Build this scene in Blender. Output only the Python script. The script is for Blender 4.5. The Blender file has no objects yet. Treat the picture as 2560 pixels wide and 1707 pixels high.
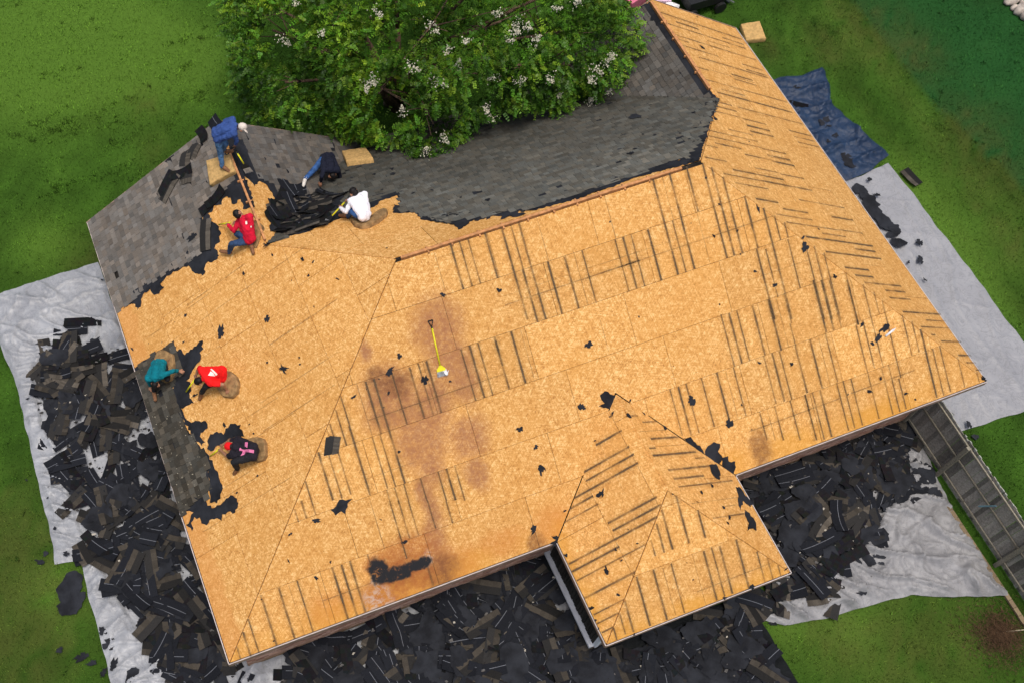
import bpy, bmesh, math, random
import numpy as np
from mathutils import Vector, Matrix, noise
from mathutils.geometry import tessellate_polygon
from mathutils.bvhtree import BVHTree
random.seed(7); np.random.seed(7)
scene = bpy.context.scene
COL = scene.collection

# ------------------------------------------------------------------ camera
cam_d = bpy.data.cameras.new('camera'); cam = bpy.data.objects.new('camera', cam_d); COL.objects.link(cam)
cam.location = (0.09903, -6.18483, 28.42464)
cam.rotation_euler = (0.5126405, 0.0, -0.3555622)
cam_d.sensor_width = 36.0; cam_d.lens = 41.628
cam_d.shift_x = 0.173622; cam_d.shift_y = -0.034818     # the frame is an off-centre crop of a wider drone shot
cam_d.clip_start = 0.5; cam_d.clip_end = 600.0
scene.camera = cam

# ------------------------------------------------------------------ sky, sun, exposure (flat overcast daylight)
SUN_EL, SUN_AZ = math.radians(82), math.radians(185)
world = bpy.data.worlds.new('World'); scene.world = world; world.use_nodes = True
wn = world.node_tree.nodes; wl_ = world.node_tree.links
sky = wn.new('ShaderNodeTexSky'); sky.sky_type = 'NISHITA'; sky.sun_disc = False
sky.sun_elevation = SUN_EL; sky.sun_rotation = math.radians(185)
sky.air_density = 1.0; sky.dust_density = 6.0; sky.ozone_density = 1.0
wl_.new(sky.outputs[0], wn['Background'].inputs[0]); wn['Background'].inputs[1].default_value = 0.115
sun_d = bpy.data.lights.new('sun', 'SUN'); sun_d.energy = 1.5; sun_d.angle = math.radians(15); sun_d.color = (1.0, 0.97, 0.92)
sun = bpy.data.objects.new('sun', sun_d); COL.objects.link(sun)
sdir = Vector((math.sin(SUN_AZ) * math.cos(SUN_EL), math.cos(SUN_AZ) * math.cos(SUN_EL), math.sin(SUN_EL)))
sun.rotation_euler = sdir.to_track_quat('Z', 'Y').to_euler(); sun.location = (0, 0, 60)
scene.view_settings.view_transform = 'Standard'; scene.view_settings.look = 'None'
scene.view_settings.exposure = 0.30; scene.view_settings.gamma = 1.0
scene.render.engine = 'CYCLES'
scene.cycles.max_bounces = 5; scene.cycles.diffuse_bounces = 3; scene.cycles.glossy_bounces = 2; scene.cycles.transparent_max_bounces = 8
scene.cycles.use_denoising = True

# ------------------------------------------------------------------ survey of the place: metres, roof slopes as (along eave, up slope)
STRIPES={"front":[[7.27,7.13,7.27,6.09,3],[7.48,7.13,7.48,6.09,2],[7.68,7.12,7.68,6.09,2],[8.09,7.14,8.09,6.09,3],[8.49,7.14,8.49,5.0,3],[8.71,7.13,8.71,6.1,2],[8.7,6.1,8.7,4.88,3],[8.9,7.17,8.9,4.88,3],[9.3,6.09,9.3,4.87,3],[9.71,6.08,9.71,4.87,3],[9.94,6.17,9.94,4.88,1],[10.14,6.09,10.14,4.86,2],[8.08,5.47,11.41,5.47,2],[8.1,5.67,11.46,5.67,1],[6.87,6.92,9.42,6.92,1],[6.87,7.06,6.87,6.18,1],[9.33,7.14,9.33,6.11,1],[10.99,7.15,10.99,6.09,1],[10.96,6.09,10.96,4.87,2],[11.16,6.09,11.16,4.88,3],[11.36,6.09,11.36,4.87,2],[11.78,6.08,11.78,4.87,3],[12.21,7.14,12.21,4.88,3],[12.44,7.13,12.44,6.11,1],[12.41,6.1,12.41,4.87,2],[12.63,7.16,12.63,4.88,3],[13.07,7.17,13.07,6.11,3],[13.47,7.13,13.47,4.88,3],[13.66,6.98,13.66,4.88,3],[13.87,6.69,13.87,4.87,3],[14.27,6.12,14.27,4.87,3],[14.23,4.87,14.23,3.16,3],[14.65,5.72,14.65,3.03,3],[14.87,5.46,14.87,4.88,2],[15.07,5.25,15.07,4.88,2],[15.05,4.85,15.05,3.66,2],[14.45,4.8,14.45,3.63,2],[15.45,4.46,15.45,2.77,2],[15.65,4.5,15.65,2.71,2],[15.85,4.27,15.85,2.63,2],[10.41,5.47,14.89,5.47,2],[10.46,5.66,13.89,5.66,1],[13.82,4.23,15.45,4.23,1],[13.03,6.11,13.03,4.91,1],[13.78,3.64,13.78,2.45,3],[13.74,2.45,13.74,1.26,2],[13.69,1.23,13.69,0.38,2],[14.2,3.66,14.2,2.42,3],[14.15,2.42,14.15,1.23,2],[14.1,1.23,14.1,0.24,2],[14.58,2.95,14.58,2.41,2],[14.57,2.41,14.57,1.25,3],[14.51,1.24,14.51,0.1,2],[14.62,3.67,14.62,2.94,2],[12.97,3.69,12.97,2.43,2],[12.94,2.43,12.94,1.24,2],[13.17,3.65,13.17,2.45,3],[13.37,3.65,13.37,2.45,2],[14.4,3.62,14.4,2.45,1],[13.96,2.44,13.96,1.25,3],[13.29,1.23,13.29,0.52,2],[13.49,1.22,13.49,0.45,1],[11.3,2.44,11.3,1.32,2],[11.51,2.43,11.51,1.25,3],[11.71,2.44,11.71,1.24,2],[12.11,2.44,12.11,1.25,2],[12.51,2.45,12.51,1.29,3],[12.73,2.4,12.73,1.25,1],[12.9,0.86,15.34,0.86,2],[14.63,2.82,15.0,2.82,1],[10.12,4.5,10.12,3.73,1],[15.42,3.74,15.42,2.46,3],[15.39,2.46,15.39,1.25,2],[15.36,1.25,15.36,0.05,2],[15.62,3.68,15.62,2.45,3],[15.82,3.61,15.82,2.46,2],[16.26,3.48,16.26,2.38,3],[16.2,2.38,16.2,0.06,2],[16.63,3.26,16.63,1.2,2],[16.58,1.2,16.58,0.04,2],[16.86,3.0,16.86,2.44,2],[17.01,2.74,17.01,0.82,2],[16.95,0.82,16.95,0.05,2],[16.4,2.43,16.4,1.25,2],[16.77,1.22,16.77,0.04,2],[17.43,2.25,17.43,1.24,2],[17.64,2.03,17.64,1.25,2],[17.81,1.77,17.81,0.04,3],[18.0,1.22,18.0,0.04,2],[18.2,1.23,18.2,0.06,2],[18.6,0.82,18.6,0.05,2],[19.01,0.32,19.01,0.04,2],[14.97,2.44,14.97,1.23,3],[15.19,2.41,15.19,1.24,1],[14.9,1.21,14.9,0.05,3],[14.7,1.23,14.7,0.05,2],[14.5,1.23,14.5,0.1,2],[15.53,1.23,15.53,0.05,2],[15.74,1.22,15.74,0.05,2],[15.65,0.88,17.41,0.88,2],[16.27,3.65,16.27,2.37,2],[3.99,4.74,3.99,4.05,2],[3.98,4.05,3.98,2.45,3],[4.4,4.87,4.4,3.66,1],[4.39,3.66,4.39,2.46,2],[4.6,4.86,4.6,3.65,3],[4.57,3.65,4.57,2.44,2],[4.79,4.86,4.79,2.44,3],[5.21,4.83,5.21,3.67,2],[5.62,4.85,5.62,3.66,3],[5.83,4.87,5.83,3.67,2],[6.02,4.86,6.02,3.66,3],[6.84,4.86,6.84,3.67,2],[7.05,4.88,7.05,3.66,3],[7.25,4.87,7.25,3.65,2],[7.65,4.8,7.65,3.66,3],[3.8,4.5,3.8,3.66,2],[3.59,4.24,3.59,3.91,2],[3.58,3.59,3.58,2.61,2],[3.37,3.6,3.37,2.59,2],[3.17,3.73,3.17,2.62,3],[2.72,3.22,2.72,2.78,2],[4.42,4.03,7.62,4.03,2],[3.99,2.82,5.19,2.82,1],[4.36,2.44,4.36,2.07,2],[4.54,2.43,4.54,2.05,2],[4.76,2.44,4.76,2.05,2],[5.15,2.43,5.15,1.91,2],[5.57,2.44,5.57,1.76,2],[5.77,2.44,5.77,1.7,3],[5.97,2.45,5.97,1.62,2],[7.65,4.87,7.65,4.21,3],[8.05,4.87,8.05,3.67,3],[8.27,4.84,8.27,3.73,1],[4.35,2.2,4.35,0.83,2],[4.54,2.13,4.54,1.24,2],[4.75,2.05,4.75,1.24,2],[5.16,1.91,5.16,1.25,2],[5.56,1.76,5.56,1.23,2],[2.51,2.85,2.51,2.45,3],[2.32,2.73,2.32,2.42,2],[2.72,2.78,2.72,2.44,2],[1.49,1.21,1.49,0.01,3],[1.08,1.19,1.08,0.01,3],[1.91,1.21,1.91,0.01,2],[1.71,1.18,1.71,0.01,1],[0.67,0.79,0.67,-0.01,2],[0.48,0.55,0.48,-0.02,3],[0.26,0.3,0.26,0.0,2],[2.72,1.22,2.72,0.01,3],[2.93,1.21,2.93,0.0,3],[3.13,1.22,3.13,0.02,3],[3.54,1.22,3.54,0.98,2],[4.74,0.51,4.74,0.04,3],[2.31,1.19,2.31,0.03,1],[2.32,0.59,3.43,0.59,2],[3.94,2.34,3.94,1.23,1]],"wl":[[1.47,1.82,1.47,2.5,3],[1.07,1.29,1.07,2.48,3],[0.87,1.24,0.87,2.49,3],[0.66,0.82,0.66,2.48,3],[0.5,0.57,0.5,1.23,3],[0.29,0.35,0.29,1.26,2],[-0.19,1.25,-0.19,2.49,3],[-0.38,1.27,-0.38,2.5,3],[1.88,2.38,1.88,2.49,2],[1.48,1.9,0.19,1.9,1],[-0.57,0.03,-0.57,2.3,3],[-0.75,0.02,-0.75,1.25,3],[-0.97,0.03,-0.97,1.79,2],[-1.38,-0.0,-1.38,1.31,3],[-1.78,0.04,-1.78,0.82,2],[-1.98,0.02,-1.98,0.57,2],[-2.19,0.03,-2.19,0.32,2],[-0.11,0.63,-0.76,0.63,1]],"wf":[[9.77,2.41,9.77,1.48,3],[9.57,2.15,9.57,1.48,3],[9.35,1.85,9.35,1.48,2],[10.17,2.59,10.17,1.48,3],[10.57,2.12,10.57,1.46,3],[9.22,1.21,9.22,0.03,3],[9.44,1.17,9.44,0.07,1],[9.65,1.2,9.65,0.03,2],[8.81,1.2,8.81,0.04,3],[8.41,0.78,8.41,0.05,3],[8.22,0.56,8.22,0.07,2],[8.0,0.31,8.0,0.02,2],[10.45,1.2,10.45,0.03,3],[10.65,1.21,10.65,0.05,2],[10.84,1.18,10.84,0.04,3],[11.25,1.18,11.25,0.01,3],[11.65,0.75,11.65,0.02,2],[11.85,0.52,11.85,0.02,2],[12.05,0.28,12.05,0.02,2],[10.05,0.38,11.98,0.38,2]],"wr":[[1.68,2.65,1.68,2.42,2],[1.51,2.38,1.51,1.81,2],[1.28,2.65,1.28,1.7,1],[1.08,2.41,1.08,1.32,3],[0.85,2.64,0.85,2.4,2],[0.67,2.65,0.67,1.0,3],[0.51,1.17,0.51,0.81,2],[0.29,2.39,0.29,0.77,3],[0.07,2.37,0.07,1.21,3],[-0.13,2.35,-0.13,0.23,2],[-0.95,1.74,-0.95,0.51,2],[-0.55,2.2,-0.55,0.34,1],[-0.72,1.08,-0.72,0.57,1]],"right":[[11.52,4.12,11.52,0.15,2],[11.31,3.56,11.31,2.5,3],[11.1,4.19,11.1,0.34,2],[10.69,4.19,10.69,0.17,2],[10.53,4.13,10.53,3.62,2],[10.3,4.16,10.3,2.45,2],[11.28,1.37,11.28,0.28,2],[10.89,2.45,10.89,1.37,2],[9.99,3.63,9.99,0.17,2],[9.52,4.19,9.52,3.57,2],[9.56,3.66,9.56,1.26,1],[10.28,1.29,10.28,0.2,2],[10.08,1.27,10.08,0.18,2],[9.65,2.4,9.65,1.33,3],[9.47,2.43,9.47,1.32,2],[9.09,4.12,9.09,0.1,2],[8.86,3.6,8.86,2.47,2],[8.68,3.93,8.68,0.24,3],[8.28,4.24,8.28,3.62,2],[8.28,3.35,8.28,0.12,2],[8.09,4.58,8.09,3.58,3],[7.88,4.79,7.88,3.59,2],[7.86,3.54,7.86,2.37,2],[7.46,5.26,7.46,4.74,1],[8.83,1.29,8.83,0.36,1],[7.63,3.54,7.63,2.43,3],[7.43,3.58,7.43,2.45,3],[7.08,5.73,7.08,3.53,2],[7.29,4.71,7.29,3.55,2],[6.87,5.91,6.87,3.54,2],[6.66,5.83,6.66,4.69,3],[6.51,6.34,6.51,5.85,2],[7.85,1.27,7.85,0.11,2],[7.65,1.2,7.65,0.13,2],[7.45,1.22,7.45,0.09,2],[6.85,3.57,6.85,2.41,2],[6.48,4.7,6.48,3.47,2],[6.45,3.5,6.45,2.41,3],[6.64,3.53,6.64,2.42,3],[5.84,5.82,5.84,3.54,3],[6.06,4.65,6.06,3.56,2],[6.03,3.52,6.03,2.37,2],[5.64,6.39,5.64,4.69,2],[5.65,4.69,5.65,2.37,3],[5.4,6.13,5.4,4.67,2],[4.99,5.63,4.99,4.64,3],[5.22,3.46,5.22,1.19,2],[4.81,4.61,4.81,3.45,3],[4.59,5.13,4.59,3.47,2],[4.82,2.3,4.82,1.19,3],[4.38,4.89,4.38,2.35,2],[4.4,2.35,4.4,1.16,2],[4.19,3.44,4.19,2.26,2],[4.0,4.4,4.0,1.09,3],[3.82,2.24,3.82,1.16,3],[3.6,3.91,3.6,1.13,3],[6.08,6.77,6.08,5.86,2],[2.76,2.98,2.76,1.09,3],[2.58,2.14,2.58,1.08,3],[2.36,2.18,2.36,1.08,3],[1.96,2.0,1.96,-0.09,3],[1.75,1.01,1.75,-0.09,2],[1.54,1.57,1.54,-0.06,2],[1.32,1.31,1.32,1.07,2],[1.14,1.0,1.14,-0.14,2],[0.74,0.59,0.74,-0.16,3],[0.53,0.41,0.53,-0.13,2],[0.32,0.18,0.32,-0.16,2],[3.17,3.47,3.17,2.27,3],[2.96,3.21,2.96,2.29,3]],"left":[[8.09,1.97,8.09,3.82,1],[7.51,1.34,7.51,5.42,1],[5.91,3.68,5.91,5.64,1],[6.64,1.9,6.64,2.45,1],[4.81,2.92,4.81,5.17,1],[7.99,0.48,7.99,2.83,1],[4.69,2.48,4.69,3.39,1],[4.19,2.75,4.19,4.79,1],[3.54,1.26,3.54,2.13,1],[2.9,0.41,2.9,2.95,1]]}
SHINGLED={"left":[[[12.22,-0.2],[12.22,4.56],[11.73,4.52],[11.25,4.49],[10.93,4.43],[10.25,4.35],[10.18,3.96],[10.19,3.59],[9.97,3.23],[9.57,3.12],[9.06,2.87],[9.18,2.51],[9.09,2.82],[9.03,2.44],[9.15,1.95],[9.17,1.54],[9.28,1.0],[9.13,0.76],[9.11,0.55],[9.12,0.25],[9.22,-0.2]],[[7.44,-0.2],[7.54,0.25],[7.5,0.46],[7.52,0.67],[7.49,0.96],[7.5,1.23],[7.21,1.27],[6.86,1.32],[6.63,1.23],[6.46,0.88],[6.04,0.78],[5.72,0.85],[5.29,0.88],[4.76,1.05],[4.47,1.09],[4.19,1.07],[3.84,0.99],[3.55,0.81],[3.59,0.58],[3.69,0.3],[3.55,0.12],[3.56,-0.2]]],"lwing":[[[12.22,-0.2],[12.22,4.19],[11.45,4.03],[11.09,3.98],[10.31,3.95],[10.2,3.75],[10.03,3.5],[9.71,3.54],[9.28,3.62],[8.73,3.82],[7.9,3.6],[7.9,2.0],[10.43,-1.0]]],"back":[[[3.66,4.59],[4.49,4.46],[5.1,4.37],[5.4,4.13],[5.67,3.98],[5.95,3.97],[6.29,3.88],[6.65,3.93],[6.89,3.88],[7.23,3.85],[7.1,4.6],[6.93,4.89],[6.93,4.99],[7.23,5.36],[7.21,5.62],[7.41,5.93],[7.56,6.2],[7.69,6.44],[7.9,6.41],[8.16,6.5],[8.41,6.66],[8.57,6.59],[9.07,6.82],[9.15,6.96],[9.37,7.02],[10.66,6.96],[12.12,6.89],[13.25,6.87],[13.4,6.91],[15.84,4.32],[16.01,4.17],[12.61,-0.3],[7.43,-0.3],[3.56,4.44]]],"rwing":[[[12.22,-0.2],[12.22,3.8],[9.04,3.8],[8.44,3.98],[6.94,2.1],[10.93,-0.5]]]}
FELT={"left":[[[11.01,4.41],[10.97,4.64],[9.97,4.69],[9.25,4.64],[9.31,4.47],[9.39,4.32],[9.67,4.35],[9.68,4.28],[9.61,4.18],[9.71,4.09],[9.85,4.11],[9.99,3.98],[9.93,3.87],[9.86,3.82],[9.94,3.76],[9.97,3.64],[9.88,3.53],[9.93,3.42],[9.89,3.2],[9.99,3.07],[10.18,3.25],[10.3,3.53],[10.26,4.02],[10.36,4.33]],[[10.04,3.26],[9.88,3.4],[9.68,3.42],[9.58,3.48],[9.25,3.54],[9.03,3.42],[8.99,3.24],[8.93,3.11],[8.73,3.26],[8.65,3.17],[8.82,2.77],[9.17,2.44],[9.2,2.66],[9.08,2.84],[9.55,3.07]],[[9.13,3.08],[8.85,3.31],[8.66,3.22],[8.65,3.09],[8.75,2.93],[8.75,2.83],[8.51,2.73],[8.56,2.62],[8.81,2.42],[9.0,2.4],[9.11,1.87],[9.09,1.58],[9.05,1.5],[8.88,1.57],[8.85,1.28],[8.9,1.2],[9.12,1.15],[9.07,0.85],[8.84,0.73],[8.82,0.61],[9.07,0.57],[9.1,0.22],[9.37,0.57],[9.37,1.48],[9.3,2.28],[9.27,2.87]],[[7.49,0.96],[7.49,1.3],[7.19,1.31],[7.18,1.44],[7.0,1.47],[7.04,2.04],[6.85,2.0],[6.8,1.9],[6.65,1.85],[6.52,1.61],[6.38,1.32],[6.15,1.36],[6.02,1.21],[5.86,1.25],[5.95,0.96],[6.33,0.78],[6.7,1.12],[7.14,1.1]],[[6.55,0.92],[6.27,1.2],[5.88,1.24],[5.77,1.28],[5.85,0.9],[5.59,0.93],[5.44,1.0],[5.19,1.44],[5.02,1.41],[5.03,1.19],[4.94,1.12],[4.78,1.22],[4.73,1.1],[5.03,0.97],[5.46,0.88],[5.94,0.81]],[[4.73,1.3],[4.84,1.43],[4.85,1.56],[4.68,1.74],[4.77,1.93],[4.77,2.09],[4.63,2.24],[4.31,2.24],[4.44,2.01],[4.45,1.61],[4.49,1.51],[4.48,1.32],[4.57,1.26]],[[4.66,1.14],[4.47,1.19],[4.12,1.26],[3.88,1.26],[3.7,1.26],[3.54,1.27],[3.37,1.14],[3.31,1.02],[3.4,0.85],[3.84,0.99],[4.27,1.07],[4.6,1.05]],[[3.77,0.24],[3.66,0.61],[3.52,0.71],[3.28,0.83],[3.25,1.0],[3.31,1.27],[3.26,1.46],[3.03,1.55],[2.96,1.46],[2.88,1.37],[2.99,1.2],[3.01,1.06],[2.92,0.99],[3.07,0.74],[3.01,0.57],[3.1,0.45],[3.23,0.44],[3.32,0.32],[3.25,0.2],[3.09,0.21],[3.06,0.15],[3.26,0.04],[3.42,0.32],[3.61,0.15]]],"lwing":[[[11.99,4.49],[11.99,4.04],[11.06,3.96],[10.73,3.94],[10.34,3.9],[10.28,3.71],[10.19,3.53],[10.0,3.47],[9.54,3.61],[9.37,3.74],[9.78,3.76],[10.06,3.83],[10.14,3.98],[9.95,4.21],[10.11,4.24],[10.3,4.49]],[[9.63,3.94],[9.52,3.8],[9.35,3.56],[8.73,3.82],[8.54,4.28],[8.79,4.24],[9.25,4.0]]],"back":[[[4.08,4.36],[3.83,4.62],[3.64,4.7],[3.96,3.77],[4.71,3.67],[5.31,3.67],[6.01,3.63],[6.72,3.73],[7.27,3.75],[7.24,4.33],[7.18,4.07],[6.77,4.11],[6.51,4.33],[6.06,4.32],[5.54,4.38],[5.2,4.46],[4.69,4.57]],[[6.94,4.53],[7.33,5.09],[7.58,5.24],[7.72,5.92],[7.92,6.12],[8.16,6.02],[8.24,6.3],[8.72,6.24],[8.91,6.33],[9.16,6.62],[9.06,6.94],[9.15,7.12],[8.91,7.15],[8.83,7.01],[8.6,7.02],[8.71,6.84],[8.53,6.69],[8.33,6.85],[8.38,6.69],[8.16,6.74],[8.12,6.6],[7.85,6.77],[7.67,6.85],[7.63,6.59],[7.51,6.32],[7.35,6.1],[7.2,5.85],[7.16,5.54],[7.19,5.32],[6.89,5.1],[6.77,5.0]],[[9.07,7.02],[9.34,6.98],[10.67,6.94],[12.12,6.89],[13.25,6.87],[13.45,6.96],[13.45,7.24],[12.02,7.07],[10.53,7.21]]],"back2":[],"rwing":[[[12.0,3.68],[12.0,4.04],[8.44,4.08],[8.14,3.7],[8.94,3.7]]]}
SCRAPS={"front":[[6.79,6.12,0.166,0],[8.04,5.83,0.191,0],[10.96,6.51,0.089,0],[13.46,6.79,0.089,0],[14.52,5.73,0.268,1],[13.61,6.12,0.115,0],[12.83,5.91,0.046,0],[13.72,5.54,0.056,0],[13.88,5.41,0.107,0],[13.29,5.47,0.14,0],[13.81,4.87,0.082,0],[14.06,4.38,0.173,0],[15.43,4.55,0.319,0],[15.97,3.67,0.204,0],[14.45,3.93,0.184,0],[15.44,4.78,0.128,0],[13.0,3.92,0.082,0],[11.03,4.26,0.077,0],[11.52,2.92,0.056,0],[11.73,2.02,0.357,0],[13.59,2.32,0.168,0],[14.36,2.04,0.158,0],[12.9,1.52,0.117,0],[12.49,1.21,0.286,0],[12.99,0.89,0.082,0],[16.35,2.35,0.224,0],[16.91,2.09,0.383,0],[16.68,1.92,0.332,0],[16.5,1.84,0.168,0],[14.37,2.02,0.158,0],[16.49,0.98,0.148,0],[16.13,0.77,0.268,0],[17.03,0.41,0.209,0],[15.57,0.88,0.082,0],[17.24,0.2,0.092,0],[19.15,0.08,0.242,0],[5.18,4.9,0.383,0],[5.48,5.15,0.173,0],[5.86,4.47,0.306,0],[5.01,4.45,0.184,0],[4.25,4.62,0.242,1],[6.41,4.26,0.117,0],[4.86,3.15,0.107,0],[4.82,4.19,0.066,0],[4.57,4.69,0.061,0],[4.9,4.82,0.066,0],[2.68,2.32,0.242,0],[2.07,2.23,0.184,1],[4.41,1.2,0.184,0],[2.32,1.12,0.148,0],[1.06,1.09,0.071,0],[1.05,0.13,0.082,0],[4.05,1.86,0.102,1],[1.86,1.69,0.128,1],[2.72,1.35,0.102,0],[9.16,2.74,0.332,0],[7.9,1.71,0.242,0],[7.73,0.1,0.268,0],[8.12,0.61,0.102,0],[9.24,1.9,0.107,0],[12.51,1.19,0.242,0],[10.31,2.51,0.087,0],[9.68,4.02,0.327,0],[7.86,2.21,0.218,0],[7.84,1.7,0.283,0],[7.61,2.73,0.261,0],[7.29,0.45,0.414,0],[7.77,-0.01,0.479,0]],"wl":[[0.45,1.44,0.286,0],[1.92,2.5,0.102,0],[1.1,1.29,0.087,0],[1.26,1.47,0.087,0],[-0.87,1.64,0.117,0],[-1.08,0.74,0.199,0],[-1.03,1.14,0.097,0],[-1.64,0.74,0.117,0],[-0.77,1.14,0.097,0],[-1.63,0.07,0.158,0],[-0.37,0.06,0.133,0],[-0.52,1.6,0.061,0],[-1.9,0.03,0.077,0],[-2.08,0.01,0.102,0]],"wr":[[1.7,2.75,0.235,0],[1.73,2.16,0.158,0],[1.4,1.63,0.383,1],[-0.2,1.12,0.163,0],[-0.33,1.64,0.158,0],[-0.74,1.14,0.133,0],[-0.99,1.13,0.209,0],[-1.11,1.3,0.158,0],[-0.53,1.97,0.115,1],[-0.28,2.68,0.077,0]],"wf":[[12.21,0.12,0.148,1],[11.32,0.02,0.184,0],[10.64,0.01,0.133,0],[8.41,-0.0,0.107,0],[10.04,0.67,0.066,0],[10.0,1.09,0.051,0]],"left":[[6.91,2.6,0.421,0],[6.51,3.85,0.286,0],[5.21,3.77,0.37,1],[7.88,1.85,0.133,0],[7.89,3.71,0.158,0],[6.83,5.21,0.107,0],[7.28,5.23,0.184,0],[6.33,5.82,0.158,1],[6.08,5.04,0.082,0],[5.57,3.45,0.097,0],[7.84,0.62,0.077,0],[7.3,1.54,0.112,0],[7.85,4.57,0.148,0],[7.65,0.99,0.056,0],[6.98,4.78,0.046,0],[5.23,4.23,0.082,0],[5.08,4.19,0.077,0],[7.9,1.51,0.046,0],[8.08,3.24,0.064,1],[7.06,5.45,0.102,0],[7.98,0.12,0.191,1],[3.35,2.22,0.097,0],[3.27,1.58,0.097,0],[4.86,1.85,0.158,0],[5.92,1.37,0.242,1],[4.52,2.47,0.064,0],[4.27,2.49,0.077,0],[5.21,3.77,0.37,1],[5.22,4.24,0.077,0],[5.07,4.19,0.087,0],[9.61,2.79,0.357,0],[9.31,2.5,0.153,0],[9.87,2.38,0.102,1]],"right":[[11.9,2.06,0.148,1],[10.48,3.04,0.286,0],[7.59,5.0,0.199,0],[7.0,4.03,0.082,0],[8.27,4.35,0.179,0],[4.31,3.48,0.117,0],[7.01,4.01,0.082,0],[5.18,3.68,0.056,0],[5.43,1.09,0.041,0]],"back":[[8.29,1.18,0.411,1],[7.84,0.74,0.232,1],[7.16,2.44,0.143,0],[7.64,2.44,0.187,0],[7.55,2.77,0.232,0],[7.54,4.27,0.205,0],[7.96,4.44,0.187,0],[8.35,5.31,0.116,0],[8.78,5.89,0.205,0],[6.62,2.23,0.143,0],[6.99,1.68,0.25,1],[8.38,2.15,0.125,0],[7.74,0.11,0.134,0],[8.45,0.59,0.179,0],[6.67,1.69,0.179,0],[6.02,6.64,0.08,0],[12.5,5.81,0.237,0],[13.48,5.23,0.115,0],[13.74,3.83,0.459,0],[13.94,5.57,0.122,0],[8.38,2.15,0.153,0],[12.71,5.64,0.191,0],[13.95,5.57,0.115,0],[13.29,4.99,0.128,0],[13.47,5.22,0.102,0],[12.45,5.8,0.204,0],[13.92,6.02,0.102,0],[14.39,5.53,0.128,0]]}
STAIN_RED=[[6.5,5.54,0.55,0.63],[6.5,4.91,0.44,0.84],[6.72,4.31,0.36,0.63],[5.89,3.98,0.51,0.5],[5.64,3.64,0.62,0.63],[5.06,4.43,0.62,0.63],[5.17,3.97,0.73,0.42],[5.38,3.26,0.55,0.71],[5.43,3.17,0.61,0.56],[6.46,2.94,0.44,0.45],[5.18,1.59,0.22,0.53],[5.1,0.92,0.27,0.36],[6.42,2.09,0.26,0.38],[4.74,5.52,0.16,0.29],[5.17,2.12,0.22,0.31],[5.34,3.6,0.44,0.5],[5.45,2.57,0.29,0.45],[5.26,2.02,0.19,0.34],[5.11,1.2,0.22,0.34],[5.07,0.59,0.29,0.34]]
STAIN_RUST=[[4.29,0.97,0.8,0.36],[3.72,0.26,0.58,0.42],[4.48,0.32,0.36,0.31],[3.59,0.94,0.19,0.25]]
STAIN_BROWN=[[5.19,4.64,0.36,0.29],[4.85,4.93,0.18,0.17],[4.2,0.57,0.58,0.34],[13.07,0.36,0.23,0.36],[7.3,0.13,0.2,0.21],[4.96,0.29,0.49,0.39]]
STAIN_BLACK=[[3.68,0.78,0.23,0.31],[4.12,0.62,0.41,0.17],[4.56,0.65,0.27,0.15]]
STAIN_ORANGE=[[5.3,0.31,0.62,0.46],[6.48,0.43,0.55,0.29],[7.76,0.41,0.47,0.42],[2.46,0.37,0.53,0.34]]
STAIN_WHITE=[[3.48,0.11,0.29,0.34],[4.75,0.71,0.12,0.17],[3.54,0.64,0.07,0.2]]
TARPS={"left":[[[-3.433,12.373],[-2.138,12.412],[-0.075,12.433]],[[-0.075,12.433],[0.031,8.117],[0.372,3.795]],[[-3.269,4.369],[-2.632,4.202],[-1.471,4.005],[0.372,3.795]],[[-3.433,12.373],[-3.221,10.849],[-3.072,9.406],[-3.15,7.325],[-3.165,6.077],[-3.269,4.369]]],"left_low":[[[-2.623,4.669],[-1.381,4.327],[0.574,4.08]],[[0.574,4.08],[0.642,1.505],[0.798,-0.908]],[[-2.733,0.403],[-1.556,-0.034],[0.798,-0.908]],[[-2.623,4.669],[-2.7,3.308],[-2.699,2.085],[-2.733,0.403]]],"right":[[[20.625,7.659],[21.41,7.501],[22.694,7.644]],[[22.694,7.644],[22.727,5.259],[22.77,3.238],[22.751,1.204],[22.793,-0.2]],[[19.762,-0.342],[20.852,-0.418],[21.522,-0.467],[22.793,-0.2]],[[20.625,7.659],[20.576,4.203],[20.443,1.92],[19.762,-0.342]]],"blue":[[[20.93,11.374],[21.343,11.551],[21.991,11.347],[22.745,11.438]],[[22.745,11.438],[22.578,10.671],[22.257,10.157],[22.484,9.185],[22.847,7.875]],[[21.026,7.593],[21.41,7.501],[22.037,7.552],[22.847,7.875]],[[20.93,11.374],[21.044,9.545],[21.026,7.593]]],"front_left":[[[0.291,0.116],[2.918,0.438],[8.159,0.606]],[[8.159,0.606],[8.111,-0.479],[8.002,-1.888]],[[0.516,-0.803],[3.296,-1.421],[8.002,-1.888]],[[0.291,0.116],[0.357,-0.329],[0.516,-0.803]]],"front_right":[[[13.578,0.669],[15.594,0.621],[18.539,0.507]],[[18.539,0.507],[18.471,-0.189],[18.138,-2.2],[18.142,-4.432]],[[12.193,-2.784],[12.682,-3.166],[13.759,-3.366],[14.913,-3.459],[15.95,-3.561],[16.5,-3.845],[18.142,-4.432]],[[13.578,0.669],[13.534,-1.331],[12.193,-2.784]]],"black":[[[4.709,-0.666],[8.77,-1.735],[11.915,-2.233]],[[11.915,-2.233],[12.193,-2.784],[12.254,-3.684],[12.38,-5.209]],[[4.094,-2.132],[7.86,-3.53],[12.38,-5.209]],[[4.709,-0.666],[4.397,-1.409],[4.094,-2.132]]]}
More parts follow.
